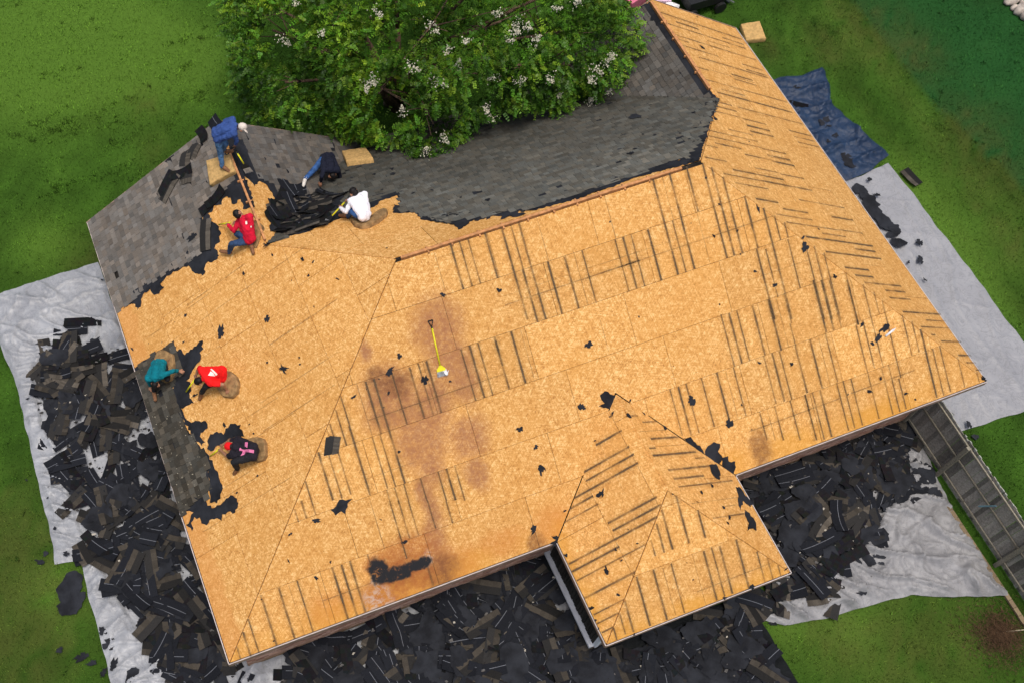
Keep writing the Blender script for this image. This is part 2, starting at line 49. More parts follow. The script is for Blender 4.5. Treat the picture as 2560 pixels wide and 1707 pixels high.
PILE_L=[[-2.575,9.769],[-1.817,10.186],[-0.571,9.865],[-0.015,9.236],[-0.03,7.073],[-0.033,3.945],[0.098,0.507],[0.106,-0.444],[-1.217,0.047],[-1.289,0.862],[-1.731,1.726],[-1.994,2.708],[-2.216,3.7],[-2.494,4.74],[-2.519,5.961],[-2.44,7.189],[-2.741,8.08]]
PILE_F=[[0.389,-0.549],[1.735,0.222],[3.21,0.33],[5.277,0.687],[8.01,0.544],[7.928,-1.806],[8.49,-2.287],[10.281,-2.406],[12.014,-2.269],[12.497,-2.674],[11.891,-2.894],[11.964,-3.577],[11.728,-4.76]]
PILE_R=[[13.378,-2.206],[13.593,0.475],[15.466,0.412],[17.372,0.545],[18.327,0.388],[17.712,-0.929],[17.65,-1.406],[16.565,-1.494],[15.818,-2.06],[14.59,-2.426],[13.747,-2.8],[12.874,-2.645],[12.157,-2.435]]
STRIPS=[[-1.737,10.65,-0.906,10.4,1],[-1.5,10.844,-0.395,10.481,2],[-1.788,9.449,-1.223,9.901,0],[-1.541,9.653,-0.665,9.764,1],[-2.411,9.523,-1.791,9.202,0],[-1.627,9.389,-0.993,9.267,0],[-0.789,9.373,-0.971,8.54,0],[-0.604,9.328,-0.032,9.321,1],[-2.197,10.011,-1.953,9.647,0],[-2.227,9.163,-1.593,8.683,0],[-1.153,8.809,-1.604,7.963,0],[-0.412,8.803,-0.783,7.942,0],[-2.48,9.235,-2.179,9.279,0],[-2.204,8.469,-1.713,8.287,0],[-1.5,7.773,-0.526,7.196,0],[-1.351,9.4,-0.58,9.342,2],[-0.503,7.555,-0.183,7.938,0],[-1.928,8.807,-1.697,9.033,0],[22.915,7.227,23.017,6.625,0],[21.044,10.536,21.694,10.086,2],[14.41,-2.757,13.779,-3.391,0],[14.321,-1.581,15.014,-1.167,0],[13.19,-2.384,12.702,-2.952,0],[13.325,-2.791,13.951,-2.945,0],[15.33,-0.943,15.064,-1.649,1],[16.172,-0.387,16.229,-1.277,1],[9.597,-2.417,10.121,-2.803,1],[8.005,-2.544,8.261,-2.112,1],[-1.321,4.645,-0.439,4.827,1],[-1.503,4.129,-0.733,3.555,1],[-0.58,6.011,-0.056,5.728,1],[-2.902,5.486,-2.076,5.952,0],[-2.631,6.906,-2.204,7.015,1],[-1.915,6.418,-1.75,5.831,1],[-1.778,3.135,-1.426,2.49,1],[-1.576,1.314,-1.155,1.729,1],[-1.529,5.619,-1.636,4.931,0],[-2.639,4.675,-2.502,4.008,0]]
GROUND_SCRAPS=[[21.73,7.257,0.198],[21.271,7.08,0.539],[21.318,6.832,0.454],[21.624,6.718,0.34],[21.287,6.463,0.737],[21.259,6.21,0.68],[21.303,5.857,0.652],[21.467,5.536,0.51],[21.268,5.389,0.425],[21.276,5.093,0.539],[21.855,4.896,0.326],[21.677,9.556,0.539],[21.524,8.078,0.624],[21.237,8.904,0.425],[21.368,9.919,0.34],[21.645,8.995,0.312],[21.533,4.398,0.354],[21.293,3.794,0.213],[21.199,4.45,0.17],[-1.473,10.373,0.446],[-2.176,10.359,0.361],[1.024,9.321,0.085],[-0.104,11.74,0.106],[-2.87,8.922,0.128],[-2.65,8.982,0.383],[21.485,10.968,0.425],[17.277,-2.1,0.17],[16.073,-2.574,0.298],[15.661,-2.667,0.191],[15.733,-2.489,0.383],[15.182,-2.632,0.106],[15.258,-2.884,0.106],[14.84,-3.131,0.383],[15.327,-2.441,0.595],[11.862,-3.373,0.51],[17.883,-1.136,0.85],[17.96,-1.559,0.468],[17.927,-0.798,0.468],[12.45,-3.012,0.255],[-3.606,4.549,0.255],[-3.433,4.711,0.191],[-3.069,3.7,0.893],[-3.144,3.25,0.85],[-3.663,2.297,0.213],[-3.207,1.975,0.383],[-3.044,1.744,0.383],[-2.828,1.439,0.383],[-2.651,6.467,0.085],[-2.942,6.334,0.077],[-3.057,5.218,0.128],[-2.947,4.489,0.213],[-3.028,6.061,0.085],[-2.556,1.488,0.34],[-2.226,1.066,0.51],[-2.527,2.008,0.468],[-2.588,2.339,0.298],[-3.436,6.759,0.128],[19.841,-0.303,0.266],[19.874,-0.644,0.228],[19.746,0.106,0.19]]
PADS={"blue":[[3.172,11.117,4.944],[3.698,10.847,5.299],[3.666,10.334,5.278],[3.043,10.449,4.857]],"valley":[[6.899,11.565,3.047],[7.503,11.362,3.185],[7.415,10.63,3.68],[6.769,10.871,3.517]],"lawn":[[21.24,13.823,0.18],[21.866,13.728,0.18],[21.69,13.023,0.18],[21.062,13.166,0.18]]}
PADS_ROUND={"teal":[[0.756,7.408,3.251],[0.935,7.153,3.372],[0.903,6.919,3.35],[0.812,6.684,3.289],[0.691,6.577,3.207],[0.563,6.625,3.12],[0.445,6.799,3.041],[0.428,7.114,3.029],[0.471,7.296,3.059],[0.61,7.455,3.152]],"redtee":[[1.851,6.048,3.991],[2.007,5.906,4.097],[2.109,5.687,4.165],[2.097,5.494,4.157],[1.997,5.322,4.09],[1.864,5.288,4.0],[1.708,5.427,3.895],[1.635,5.652,3.845],[1.661,5.851,3.862]],"redcap":[[1.861,4.207,3.998],[2.067,4.122,4.137],[2.192,3.996,4.222],[2.203,3.88,4.229],[2.111,3.618,4.167],[2.039,3.559,4.118],[1.887,3.605,4.015],[1.754,3.747,3.925]],"white":[[5.789,8.07,5.352],[5.768,7.812,5.527],[5.867,7.593,5.676],[6.029,7.538,5.713],[6.298,7.616,5.66],[6.57,7.788,5.544],[6.671,7.963,5.425],[6.63,8.056,5.362],[6.496,8.027,5.381],[6.294,7.863,5.493],[6.052,7.791,5.541],[5.945,7.99,5.407]],"red":[[3.734,8.862,5.184],[3.779,8.712,5.214],[3.793,8.636,5.224],[3.725,8.519,5.177],[3.586,8.319,5.083],[3.505,8.244,5.029],[3.445,8.309,4.988],[3.588,8.601,5.085],[3.621,8.894,5.107]]}
TOOLS={"lying":[6.355,4.659,5.834,6.267,3.637,5.131],"blue":[3.78,10.536,5.905,3.984,10.14,5.332],"white":[6.004,8.637,5.328,5.236,8.275,5.104],"red":[3.146,9.057,5.126,2.922,9.392,4.675],"redtee":[1.227,6.139,3.729,0.955,6.113,3.286],"redcap":[1.274,4.342,3.661,0.999,4.374,3.315]}
TUBE=[16.867,1.555,3.699,17.16,1.634,3.754]
PATCH=[3.49,3.75]
LOBES=[[6.835,14.208,4.3,2.0],[8.53,13.833,5.2,2.3],[9.897,12.769,5.6,2.4],[11.562,12.349,5.4,2.2],[13.292,11.878,4.9,1.7],[6.22,14.151,3.2,1.3],[7.074,12.856,3.4,1.0],[8.215,12.301,4.0,1.25],[9.135,11.104,4.1,1.0],[10.583,11.586,4.6,1.35],[11.965,11.32,4.5,1.25],[13.259,11.274,4.2,0.9],[9.73,15.331,5.4,2.6],[12.346,14.142,5.6,2.6],[7.266,16.115,4.4,2.0],[14.034,13.564,4.6,1.45],[6.497,16.061,3.2,1.15],[6.704,16.83,3.4,1.05],[9.025,11.983,4.8,1.3],[7.464,13.241,4.4,1.4],[9.768,10.962,3.9,0.6],[12.462,10.636,4.1,0.6],[13.914,10.361,3.8,0.5],[6.538,12.769,2.9,0.6],[6.082,13.843,2.4,0.65],[8.856,10.396,3.9,0.45],[8.317,11.44,3.7,0.6],[7.765,12.051,3.4,0.6],[14.108,11.996,4.3,0.7]]
FLOWERS=[[6.777,12.801,6.356],[8.978,11.313,7.343],[7.737,11.669,5.59],[8.891,10.61,6.126],[9.505,10.515,6.455],[10.944,10.794,6.904],[10.812,10.707,6.741],[10.782,11.155,7.196],[10.975,10.206,5.633],[10.485,10.224,4.458],[10.268,10.274,4.928],[12.353,10.127,4.724],[13.069,10.213,5.343],[13.233,10.154,5.009],[13.509,10.2,5.263],[13.619,10.318,5.583],[13.45,10.148,3.973],[13.401,10.249,3.842],[13.724,10.034,4.199],[10.514,10.418,5.832],[5.873,13.357,5.893],[8.016,12.358,7.095],[8.575,10.045,4.1],[9.006,10.15,4.496],[8.37,11.046,6.415],[8.282,10.884,4.732],[9.792,10.796,7.042],[11.316,10.749,6.959],[11.145,10.914,7.081],[12.024,10.951,7.089],[12.791,11.08,6.754],[11.351,10.447,6.573],[11.846,10.148,5.584],[6.551,13.923,6.419],[7.633,11.69,5.444],[9.3,10.8,6.926],[8.06,11.184,5.749],[9.28,11.56,7.639],[7.113,12.631,6.632],[10.208,10.383,5.339],[10.216,11.233,7.474],[12.343,10.363,6.039],[8.613,10.993,6.686],[11.346,11.018,7.198],[13.371,10.438,5.875],[10.716,10.508,6.37],[8.689,10.053,4.221],[7.579,11.34,4.59],[6.85,13.302,6.739]]
PEOPLE={"blue":{"pel":[3.481,10.829,6.174],"chest":[3.692,10.736,6.376],"neck":[3.903,10.687,6.46],"head":[4.04,10.585,6.498],"lsh":[3.895,10.874,6.488],"lel":[3.754,11.045,6.3],"lwr":[3.775,10.861,6.112],"lha":[3.782,10.765,6.018],"rsh":[3.821,10.52,6.428],"rel":[3.86,10.502,6.146],"rwr":[3.806,10.558,5.901],"rha":[3.77,10.616,5.792],"lhip":[3.488,10.933,6.171],"rhip":[3.472,10.75,6.104],"lkn":[3.646,10.782,5.801],"lan":[3.583,10.908,5.405],"lto":[3.752,10.822,5.408],"rkn":[3.476,10.68,5.671],"ran":[3.45,10.586,5.254],"rto":[3.556,10.438,5.206]},"navy":{"pel":[6.23,10.817,4.023],"chest":[6.18,10.548,4.148],"neck":[6.143,10.329,4.149],"head":[6.155,10.261,3.994],"lsh":[5.963,10.353,4.197],"lel":[5.824,10.116,4.285],"lwr":[5.813,10.154,4.027],"lha":[5.754,10.099,3.925],"rsh":[6.309,10.307,4.067],"rel":[6.381,10.306,3.788],"rwr":[6.291,10.302,3.547],"rha":[6.197,10.211,3.558],"lhip":[6.129,10.812,4.024],"rhip":[6.321,10.819,3.976],"lkn":[5.79,10.545,4.062],"lan":[5.447,10.304,4.118],"lto":[5.348,10.142,4.141],"rkn":[6.264,10.674,3.576],"ran":[6.387,11.063,3.475],"rto":[6.442,11.234,3.414]},"white":{"pel":[6.034,7.769,5.707],"chest":[6.095,8.063,5.689],"neck":[6.07,8.275,5.747],"head":[5.991,8.391,5.844],"lsh":[5.885,8.245,5.738],"lel":[5.698,8.117,5.558],"lwr":[5.647,8.347,5.449],"lha":[5.698,8.452,5.39],"rsh":[6.235,8.342,5.682],"rel":[5.978,8.253,5.583],"rwr":[5.886,8.463,5.459],"rha":[5.866,8.56,5.376],"lhip":[5.959,7.734,5.768],"rhip":[6.101,7.838,5.674],"lkn":[5.813,8.08,5.561],"lan":[5.798,8.231,5.17],"lto":[5.676,8.355,5.095],"rkn":[5.987,8.232,5.543],"ran":[5.982,8.368,5.146],"rto":[5.951,8.511,5.025]},"red":{"pel":[3.414,8.456,5.147],"chest":[3.444,8.586,5.417],"neck":[3.407,8.765,5.546],"head":[3.324,8.885,5.638],"lsh":[3.342,8.856,5.392],"lel":[3.148,8.763,5.192],"lwr":[3.083,9.008,5.131],"lha":[3.079,9.115,5.057],"rsh":[3.551,8.707,5.656],"rel":[3.428,8.839,5.428],"rwr":[3.281,8.945,5.24],"rha":[3.189,9.005,5.169],"lhip":[3.407,8.483,5.047],"rhip":[3.466,8.418,5.227],"lkn":[2.999,8.463,5.149],"lan":[2.921,8.525,4.738],"lto":[2.783,8.644,4.675],"rkn":[3.207,8.729,5.085],"ran":[3.434,8.381,5.024],"rto":[3.414,8.196,4.987]},"teal":{"pel":[0.567,7.039,3.302],"chest":[0.494,6.814,3.487],"neck":[0.399,6.615,3.482],"head":[0.354,6.541,3.336],"lsh":[0.233,6.691,3.433],"lel":[0.235,6.747,3.148],"lwr":[0.231,6.769,2.889],"lha":[0.241,6.64,2.882],"rsh":[0.55,6.573,3.588],"rel":[0.825,6.556,3.669],"rwr":[0.957,6.626,3.457],"rha":[1.037,6.546,3.52],"lhip":[0.502,7.09,3.242],"rhip":[0.66,7.006,3.325],"lkn":[0.346,6.691,3.277],"lan":[0.273,6.605,2.873],"lto":[0.246,6.417,2.87],"rkn":[0.658,6.577,3.355],"ran":[0.706,6.963,3.196],"rto":[0.851,7.057,3.276]},"redtee":{"pel":[1.819,5.874,4.069],"chest":[1.663,5.843,4.322],"neck":[1.446,5.813,4.301],"head":[1.305,5.839,4.206],"lsh":[1.418,5.996,4.349],"lel":[1.403,6.197,4.135],"lwr":[1.287,6.151,3.903],"lha":[1.232,6.128,3.786],"rsh":[1.514,5.634,4.334],"rel":[1.771,5.511,4.303],"rwr":[1.822,5.485,4.05],"rha":[1.821,5.408,3.947],"lhip":[1.864,5.966,4.096],"rhip":[1.832,5.817,3.975],"lkn":[1.437,6.009,4.074],"lan":[1.498,6.282,3.761],"lto":[1.385,6.367,3.634],"rkn":[1.422,5.731,4.065],"ran":[1.278,5.787,3.675],"rto":[1.22,5.757,3.498]},"redcap":{"pel":[1.904,3.745,4.288],"chest":[1.771,3.937,4.104],"neck":[1.58,4.028,4.159],"head":[1.473,4.123,4.071],"lsh":[1.673,4.197,4.137],"lel":[1.505,4.314,3.933],"lwr":[1.323,4.352,3.752],"lha":[1.262,4.356,3.637],"rsh":[1.462,3.91,4.062],"rel":[1.357,4.034,3.823],"rwr":[1.274,4.252,3.708],"rha":[1.252,4.36,3.639],"lhip":[1.925,3.811,4.367],"rhip":[1.855,3.653,4.271],"lkn":[1.645,4.025,4.121],"lan":[1.681,4.344,3.85],"lto":[1.543,4.414,3.74],"rkn":[1.431,3.696,4.19],"ran":[1.476,3.688,3.774],"rto":[1.397,3.686,3.604]}}
PRINT_TEE=[[[1.586,5.941,4.272],[1.629,5.866,4.301],[1.655,5.761,4.318],[1.5,5.888,4.214]],[[1.595,5.985,4.278],[1.628,5.983,4.3],[1.719,5.772,4.362],[1.675,5.761,4.332]]]
PRINT_X=[[[1.787,4.013,4.308],[1.84,3.978,4.343],[1.812,3.915,4.324],[1.759,3.951,4.289]],[[1.759,3.951,4.289],[1.812,3.915,4.324],[1.789,3.857,4.309],[1.733,3.894,4.271]],[[1.733,3.894,4.271],[1.789,3.857,4.309],[1.708,3.783,4.254],[1.654,3.826,4.218]],[[1.654,3.826,4.218],[1.708,3.783,4.254],[1.641,3.75,4.209],[1.595,3.794,4.178]],[[1.645,3.967,4.212],[1.733,3.894,4.271],[1.71,3.84,4.256],[1.618,3.911,4.193]],[[1.771,3.855,4.297],[1.841,3.795,4.344],[1.819,3.733,4.33],[1.749,3.79,4.282]],[[1.841,3.795,4.344],[1.91,3.735,4.391],[1.882,3.672,4.372],[1.819,3.733,4.33]]]
BRIM=[4.106,10.384,6.455]
PRINT_RED=[[[3.42,8.7,5.511],[3.453,8.68,5.534],[3.45,8.611,5.532],[3.41,8.614,5.505],[3.403,8.652,5.5]],[[3.506,8.517,5.569],[3.534,8.501,5.588],[3.522,8.465,5.58],[3.495,8.487,5.562]]]
CAMDIR=[0.099,-6.185,28.425]
LAWN_LINE=[[25.31,14.393],[25.26,11.067],[25.329,8.837],[25.927,5.525],[26.232,3.957]]
LAWN_BROWN=[[2.739,17.405,0.5],[2.468,15.75,0.5],[25.066,12.483,1.3],[25.77,10.878,0.9],[25.705,7.814,1.2],[25.401,5.886,1.0],[-0.027,12.615,0.8],[-3.91,5.745,1.2],[-4.381,4.159,1.5],[-4.441,2.515,1.6],[14.763,-4.616,1.2],[13.425,-3.902,0.8],[21.618,12.799,0.6],[23.412,12.133,0.7],[2.953,14.222,0.9],[24.469,3.983,0.8],[16.512,-4.72,1.2]]
LAWN_BRIGHT=[[1.208,21.343,3.0],[-0.367,20.021,2.5],[2.862,19.574,2.0],[4.623,18.354,1.5],[14.135,-3.727,1.0],[12.671,-3.184,0.6],[22.686,6.729,1.2],[22.731,4.628,1.4],[22.353,2.65,1.0],[-1.363,13.576,1.0],[-3.39,3.791,0.8]]
BUSH=[17.379,-5.114,0.0]
ROCKS=[[29.937,11.758,0.0,0.25],[30.044,11.262,0.0,0.3],[30.351,11.922,-0.0,0.4],[30.424,11.541,0.0,0.3],[29.894,11.457,0.0,0.15],[30.198,10.996,0.0,0.4],[30.101,12.228,0.0,0.3]]
TOPSTUFF={"trailer":[[20.113,15.558,0.5],[19.99,14.999,0.5],[20.254,14.555,0.5],[21.211,15.15,0.5]],"ramp":[[20.741,14.942,0.1],[21.102,14.598,0.1],[21.547,14.923,0.1],[21.319,15.244,0.1]],"pink":[[18.521,15.626,0.6],[19.338,15.323,0.6],[19.441,14.779,0.6]]}
STRIPS_L=[[[11.36,2.51],-1.05,2,0.94],[[11.26,2.65],-1.06,0,0.82],[[11.35,3.15],-1.81,2,0.55],[[11.18,3.15],-1.98,0,0.31],[[11.69,3.38],-0.56,0,0.27],[[11.68,3.65],-0.98,0,0.34],[[11.91,4.07],-3.07,2,0.36],[[11.95,4.49],-2.93,1,0.17],[[10.06,3.46],-1.44,2,0.53],[[10.12,3.76],-1.36,2,0.6],[[9.41,3.13],-0.42,0,0.78]]
FELT_LOOSE=[["front",[[11.7,0.73],[11.84,0.86],[11.99,0.91],[12.14,0.83],[12.06,0.68],[12.1,0.49],[11.98,0.38],[11.8,0.5]]],["front",[[12.06,0.5],[12.25,0.49],[12.23,0.34],[12.41,0.3],[12.29,0.07],[12.18,-0.04],[12.04,-0.04],[11.95,0.11],[12.08,0.27]]],["front",[[11.28,1.28],[11.48,1.23],[11.52,1.1],[11.63,0.95],[11.69,0.75],[11.63,0.74],[11.47,1.01],[11.35,1.15]]],["wr",[[0.31,0.79],[0.32,0.52],[0.11,0.52],[-0.09,0.75],[0.03,0.88]]],["wr",[[-0.27,0.25],[-0.35,0.07],[-0.53,0.07],[-0.71,-0.11],[-0.82,0.12],[-0.65,0.26],[-0.88,0.59],[-0.68,0.5],[-0.49,0.3]]],["wr",[[-0.84,0.4],[-0.96,0.29],[-1.22,0.24],[-1.4,0.45],[-1.31,0.58],[-1.37,0.76],[-1.19,0.55],[-1.01,0.51]]],["front",[[9.65,2.84],[9.8,2.92],[10.0,2.72],[9.91,2.63],[9.79,2.45],[9.69,2.53],[9.53,2.65],[9.7,2.64],[9.65,2.74]]],["front",[[3.06,2.43],[3.3,2.57],[3.57,2.52],[3.41,2.39],[3.35,2.26],[3.27,2.32],[3.12,2.29]]]]
WEEDS=[[[-1.349,17.512],[0.398,18.095]],[[-1.019,17.217],[1.121,17.737]],[[-0.513,17.116],[0.727,17.264]],[[0.913,17.459],[2.471,16.705]],[[1.514,17.68],[2.496,17.765]],[[3.547,17.105],[5.299,17.362]],[[2.863,18.083],[4.37,18.449]],[[1.605,15.055],[2.586,14.774]],[[-1.52,15.064],[-0.151,15.374]],[[3.935,19.366],[5.303,19.627]],[[1.295,16.358],[2.359,16.309]],[[-0.068,19.539],[1.45,19.533]],[[4.018,17.29],[4.79,16.643]],[[-0.94,15.338],[1.689,15.359]]]
HEAP_BACK=[[4.58,2.78],[5.06,2.39],[5.59,2.71],[6.06,3.0],[5.97,3.6],[5.5,4.09],[4.93,4.47],[4.42,4.4],[4.07,4.23]]
HEAP_WING=[[9.91,3.71],[10.02,3.32],[10.1,2.95],[9.88,2.78],[9.44,3.28],[9.05,3.81],[8.87,4.1]]
HE = 2.6
L, W, p, pl, pr, pb = 19.2056, 11.93, 0.687756, 0.675812, 0.706897, 0.676777
w1, yC, w2, yF = 7.5272, 12.0151, 6.6920, 12.0163
wa, wb, wd = 7.7375, 12.3027, 2.4563
x1, x2, yr = 6.0216, 5.7568, 5.9170
kf, kl, kr, kb = (math.sqrt(1 + g * g) for g in (p, pl, pr, pb))
yJ = W - (W - yr) * (w1 / 2) / x1; yJ2 = W - (W - yr) * (w2 / 2) / x2
wm, wh = (wa + wb) / 2, (wb - wa) / 2
SLOPES = {}
def slope(name, o, u, v, poly):
    u = Vector(u).normalized(); v = Vector(v).normalized(); n = u.cross(v)
    if n.z < 0: n = -n
    SLOPES[name] = (Vector(o), u, v, n, poly)
slope('front', (0, 0, HE), (1, 0, 0), (0, 1, p), [(0, 0), (wa, 0), (wm, wh * kf), (wb, 0), (L, 0), (L - x2, yr * kf), (x1, yr * kf)])
slope('left', (0, 0, HE), (0, 1, 0), (1, 0, pl), [(0, 0), (yC, 0), (yC, w1 / 2 * kl), (yJ, w1 / 2 * kl), (yr, x1 * kl)])
slope('right', (L, 0, HE), (0, 1, 0), (-1, 0, pr), [(0, 0), (yF, 0), (yF, w2 / 2 * kr), (yJ2, w2 / 2 * kr), (yr, x2 * kr)])
slope('back', (0, W, HE), (1, 0, 0), (0, -1, pb), [(w1, 0), (L - w2, 0), (L - w2 / 2, (W - yJ2) * kb), (L - x2, (W - yr) * kb), (x1, (W - yr) * kb), (w1 / 2, (W - yJ) * kb)])
slope('lwing', (w1, 0, HE), (0, 1, 0), (-1, 0, pl), [(W, 0), (yC, 0), (yC, w1 / 2 * kl), (yJ, w1 / 2 * kl)])
slope('rwing', (L - w2, 0, HE), (0, 1, 0), (1, 0, pr), [(W, 0), (yF, 0), (yF, w2 / 2 * kr), (yJ2, w2 / 2 * kr)])
slope('wl', (wa, 0, HE), (0, 1, 0), (1, 0, p), [(-wd, 0), (0, 0), (wh, wh * kf), (-wd + wh, wh * kf)])
slope('wr', (wb, 0, HE), (0, 1, 0), (-1, 0, p), [(-wd, 0), (0, 0), (wh, wh * kf), (-wd + wh, wh * kf)])
slope('wf', (0, -wd, HE), (1, 0, 0), (0, 1, p), [(wa, 0), (wb, 0), (wm, wh * kf)])
def on(s, u, v, h=0.0):
    o, U, V, n, _ = SLOPES[s]; return o + U * u + V * v + n * h

# ------------------------------------------------------------------ helpers
def link(o, parent=None):
    COL.objects.link(o)
    if parent is not None: o.parent = parent
    return o
def empty(name, loc=(0, 0, 0), parent=None):
    o = bpy.data.objects.new(name, None); o.location = loc; o.empty_display_size = .2; return link(o, parent)
def tag(o, label=None, cat=None, group=None, kind=None):
    if label: o['label'] = label
    if cat: o['category'] = cat
    if group: o['group'] = group
    if kind: o['kind'] = kind
    return o
def mesh_obj(name, verts, faces, mats, parent=None, smooth=False, fm=None, cols=None, uvs=None, origin=None):
    me = bpy.data.meshes.new(name)
    if origin is not None:
        oo = Vector(origin); verts = [Vector(v) - oo for v in verts]
    me.from_pydata([tuple(v) for v in verts], [], faces)
    for m in (mats if isinstance(mats, (list, tuple)) else [mats]): me.materials.append(m)
    if fm: me.polygons.foreach_set('material_index', fm)
    if smooth: me.polygons.foreach_set('use_smooth', [True] * len(me.polygons))
    if cols is not None:
        a = me.color_attributes.new('Col', 'FLOAT_COLOR', 'POINT'); a.data.foreach_set('color', np.asarray(cols, dtype=np.float32).ravel())
    if uvs is not None:
        l = me.uv_layers.new(name='UVMap'); idx = np.empty(len(me.loops), dtype=np.int32); me.loops.foreach_get('vertex_index', idx)
        l.data.foreach_set('uv', np.asarray(uvs, dtype=np.float32)[idx].ravel())
    me.update()
    o = bpy.data.objects.new(name, me)
    if origin is not None: o.location = origin
    return link(o, parent)
class MB:
    def __init__(s): s.v = []; s.f = []; s.m = []; s.c = []
    def add(s, vs, fs, m=0, c=None):
        b = len(s.v); s.v += [tuple(v) for v in vs]; s.f += [tuple(i + b for i in f) for f in fs]; s.m += [m] * len(fs); s.c += [c or (1, 1, 1, 1)] * len(vs)
    def box(s, a, b, m=0, c=None):
        (x0, y0, z0), (x1_, y1_, z1_) = a, b
        s.add([(x0, y0, z0), (x1_, y0, z0), (x1_, y1_, z0), (x0, y1_, z0), (x0, y0, z1_), (x1_, y0, z1_), (x1_, y1_, z1_), (x0, y1_, z1_)],
              [(0, 3, 2, 1), (4, 5, 6, 7), (0, 1, 5, 4), (1, 2, 6, 5), (2, 3, 7, 6), (3, 0, 4, 7)], m, c)
    def beam(s, A, B, w, h, up=(0, 0, 1), m=0, c=None):
        A = Vector(A); B = Vector(B); d = (B - A).normalized(); up = Vector(up); sx = d.cross(up).normalized(); uz = sx.cross(d)
        q = [(-w / 2, -h / 2), (w / 2, -h / 2), (w / 2, h / 2), (-w / 2, h / 2)]
        s.add([A + sx * a + uz * b for a, b in q] + [B + sx * a + uz * b for a, b in q], [(0, 1, 2, 3), (7, 6, 5, 4), (0, 4, 5, 1), (1, 5, 6, 2), (2, 6, 7, 3), (3, 7, 4, 0)], m, c)
    def tube(s, A, B, r0, r1=None, n=8, m=0, c=None):
        A = Vector(A); B = Vector(B); r1 = r0 if r1 is None else r1; d = (B - A).normalized()
        x = d.orthogonal().normalized(); y = d.cross(x); vs = []
        for P_, r in ((A, r0), (B, r1)):
            for i in range(n):
                t = 2 * math.pi * i / n; vs.append(P_ + x * (math.cos(t) * r) + y * (math.sin(t) * r))
        fs = [(i, (i + 1) % n, n + (i + 1) % n, n + i) for i in range(n)] + [tuple(range(n - 1, -1, -1)), tuple(range(n, 2 * n))]
        s.add(vs, fs, m, c)
    def ball(s, c0, r, n=8, k=6, sc=(1, 1, 1), m=0):
        c0 = Vector(c0); vs = [c0 + Vector((0, 0, r * sc[2]))]
        for j in range(1, k):
            a = math.pi * j / k
            for i in range(n):
                t = 2 * math.pi * i / n; vs.append(c0 + Vector((math.sin(a) * math.cos(t) * r * sc[0], math.sin(a) * math.sin(t) * r * sc[1], math.cos(a) * r * sc[2])))
        vs.append(c0 - Vector((0, 0, r * sc[2]))); fs = [(0, 1 + i, 1 + (i + 1) % n) for i in range(n)]
        for j in range(k - 2):
            b = 1 + j * n; fs += [(b + i, b + n + i, b + n + (i + 1) % n, b + (i + 1) % n) for i in range(n)]
        b = 1 + (k - 2) * n; fs += [(b + i, len(vs) - 1, b + (i + 1) % n) for i in range(n)]
        s.add(vs, fs, m)
    def build(s, name, mats, parent=None, smooth=False, cols=False, origin=None):
        return mesh_obj(name, s.v, s.f, mats, parent, smooth, s.m if isinstance(mats, (list, tuple)) else None, s.c if cols else None, None, origin)
def inside(pt, poly):
    x, y = pt; r = False; j = len(poly) - 1
    for i in range(len(poly)):
        xi, yi = poly[i]; xj, yj = poly[j]
        if (yi > y) != (yj > y) and x < (xj - xi) * (y - yi) / (yj - yi) + xi: r = not r
        j = i
    return r
def clip(poly, axis, val, keep_ge):
    out = []; n = len(poly)
    for i in range(n):
        A = poly[i]; B = poly[(i + 1) % n]; a = A[axis] - val; b = B[axis] - val
        if not keep_ge: a, b = -a, -b
        if a >= 0: out.append(A)
        if (a > 0 and b < 0) or (a < 0 and b > 0):
            t = a / (a - b); out.append((A[0] + (B[0] - A[0]) * t, A[1] + (B[1] - A[1]) * t))
    return out
def parea(q): return sum(q[i][0] * q[(i + 1) % len(q)][1] - q[(i + 1) % len(q)][0] * q[i][1] for i in range(len(q))) / 2
def inset(q, e):
    n = len(q); s = 1 if parea(q) > 0 else -1; out = []
    for i in range(n):
        A, B, C_ = Vector(q[i - 1]), Vector(q[i]), Vector(q[(i + 1) % n])
        d1 = (B - A); d2 = (C_ - B)
        if d1.length < 1e-5 or d2.length < 1e-5: out.append(tuple(B)); continue
        d1.normalize(); d2.normalize(); n1 = Vector((-d1.y, d1.x)) * s; n2 = Vector((-d2.y, d2.x)) * s
        bis = n1 + n2
        if bis.length < .2: out.append(tuple(B)); continue
        bis.normalize(); k = e / max(.35, bis.dot(n1)); out.append(tuple(B + bis * k))
    return out
def clean(q, e=.01):
    out = []
    for a in q:
        if not out or (Vector(a) - Vector(out[-1])).length > e: out.append(tuple(a))
    if len(out) > 1 and (Vector(out[0]) - Vector(out[-1])).length < e: out.pop()
    return out
def ragged(q, step=.06, amp=.035, rnd=None):
    rnd = rnd or random; out = []; n = len(q)
    for i in range(n):
        A = Vector(q[i]); B = Vector(q[(i + 1) % n]); d = B - A; ln = d.length; k = max(1, int(ln / step))
        nr = Vector((-d.y, d.x)).normalized() if ln > 1e-6 else Vector((0, 0))
        for j in range(k):
            P_ = A + d * (j / k)
            if j or True: P_ = P_ + nr * rnd.uniform(-amp, amp) * min(1, ln / .12)
            out.append((P_.x, P_.y))
    return out
def fill_poly(q):
    return [tuple(t) for t in tessellate_polygon([[Vector((a[0], a[1], 0)) for a in q]])]

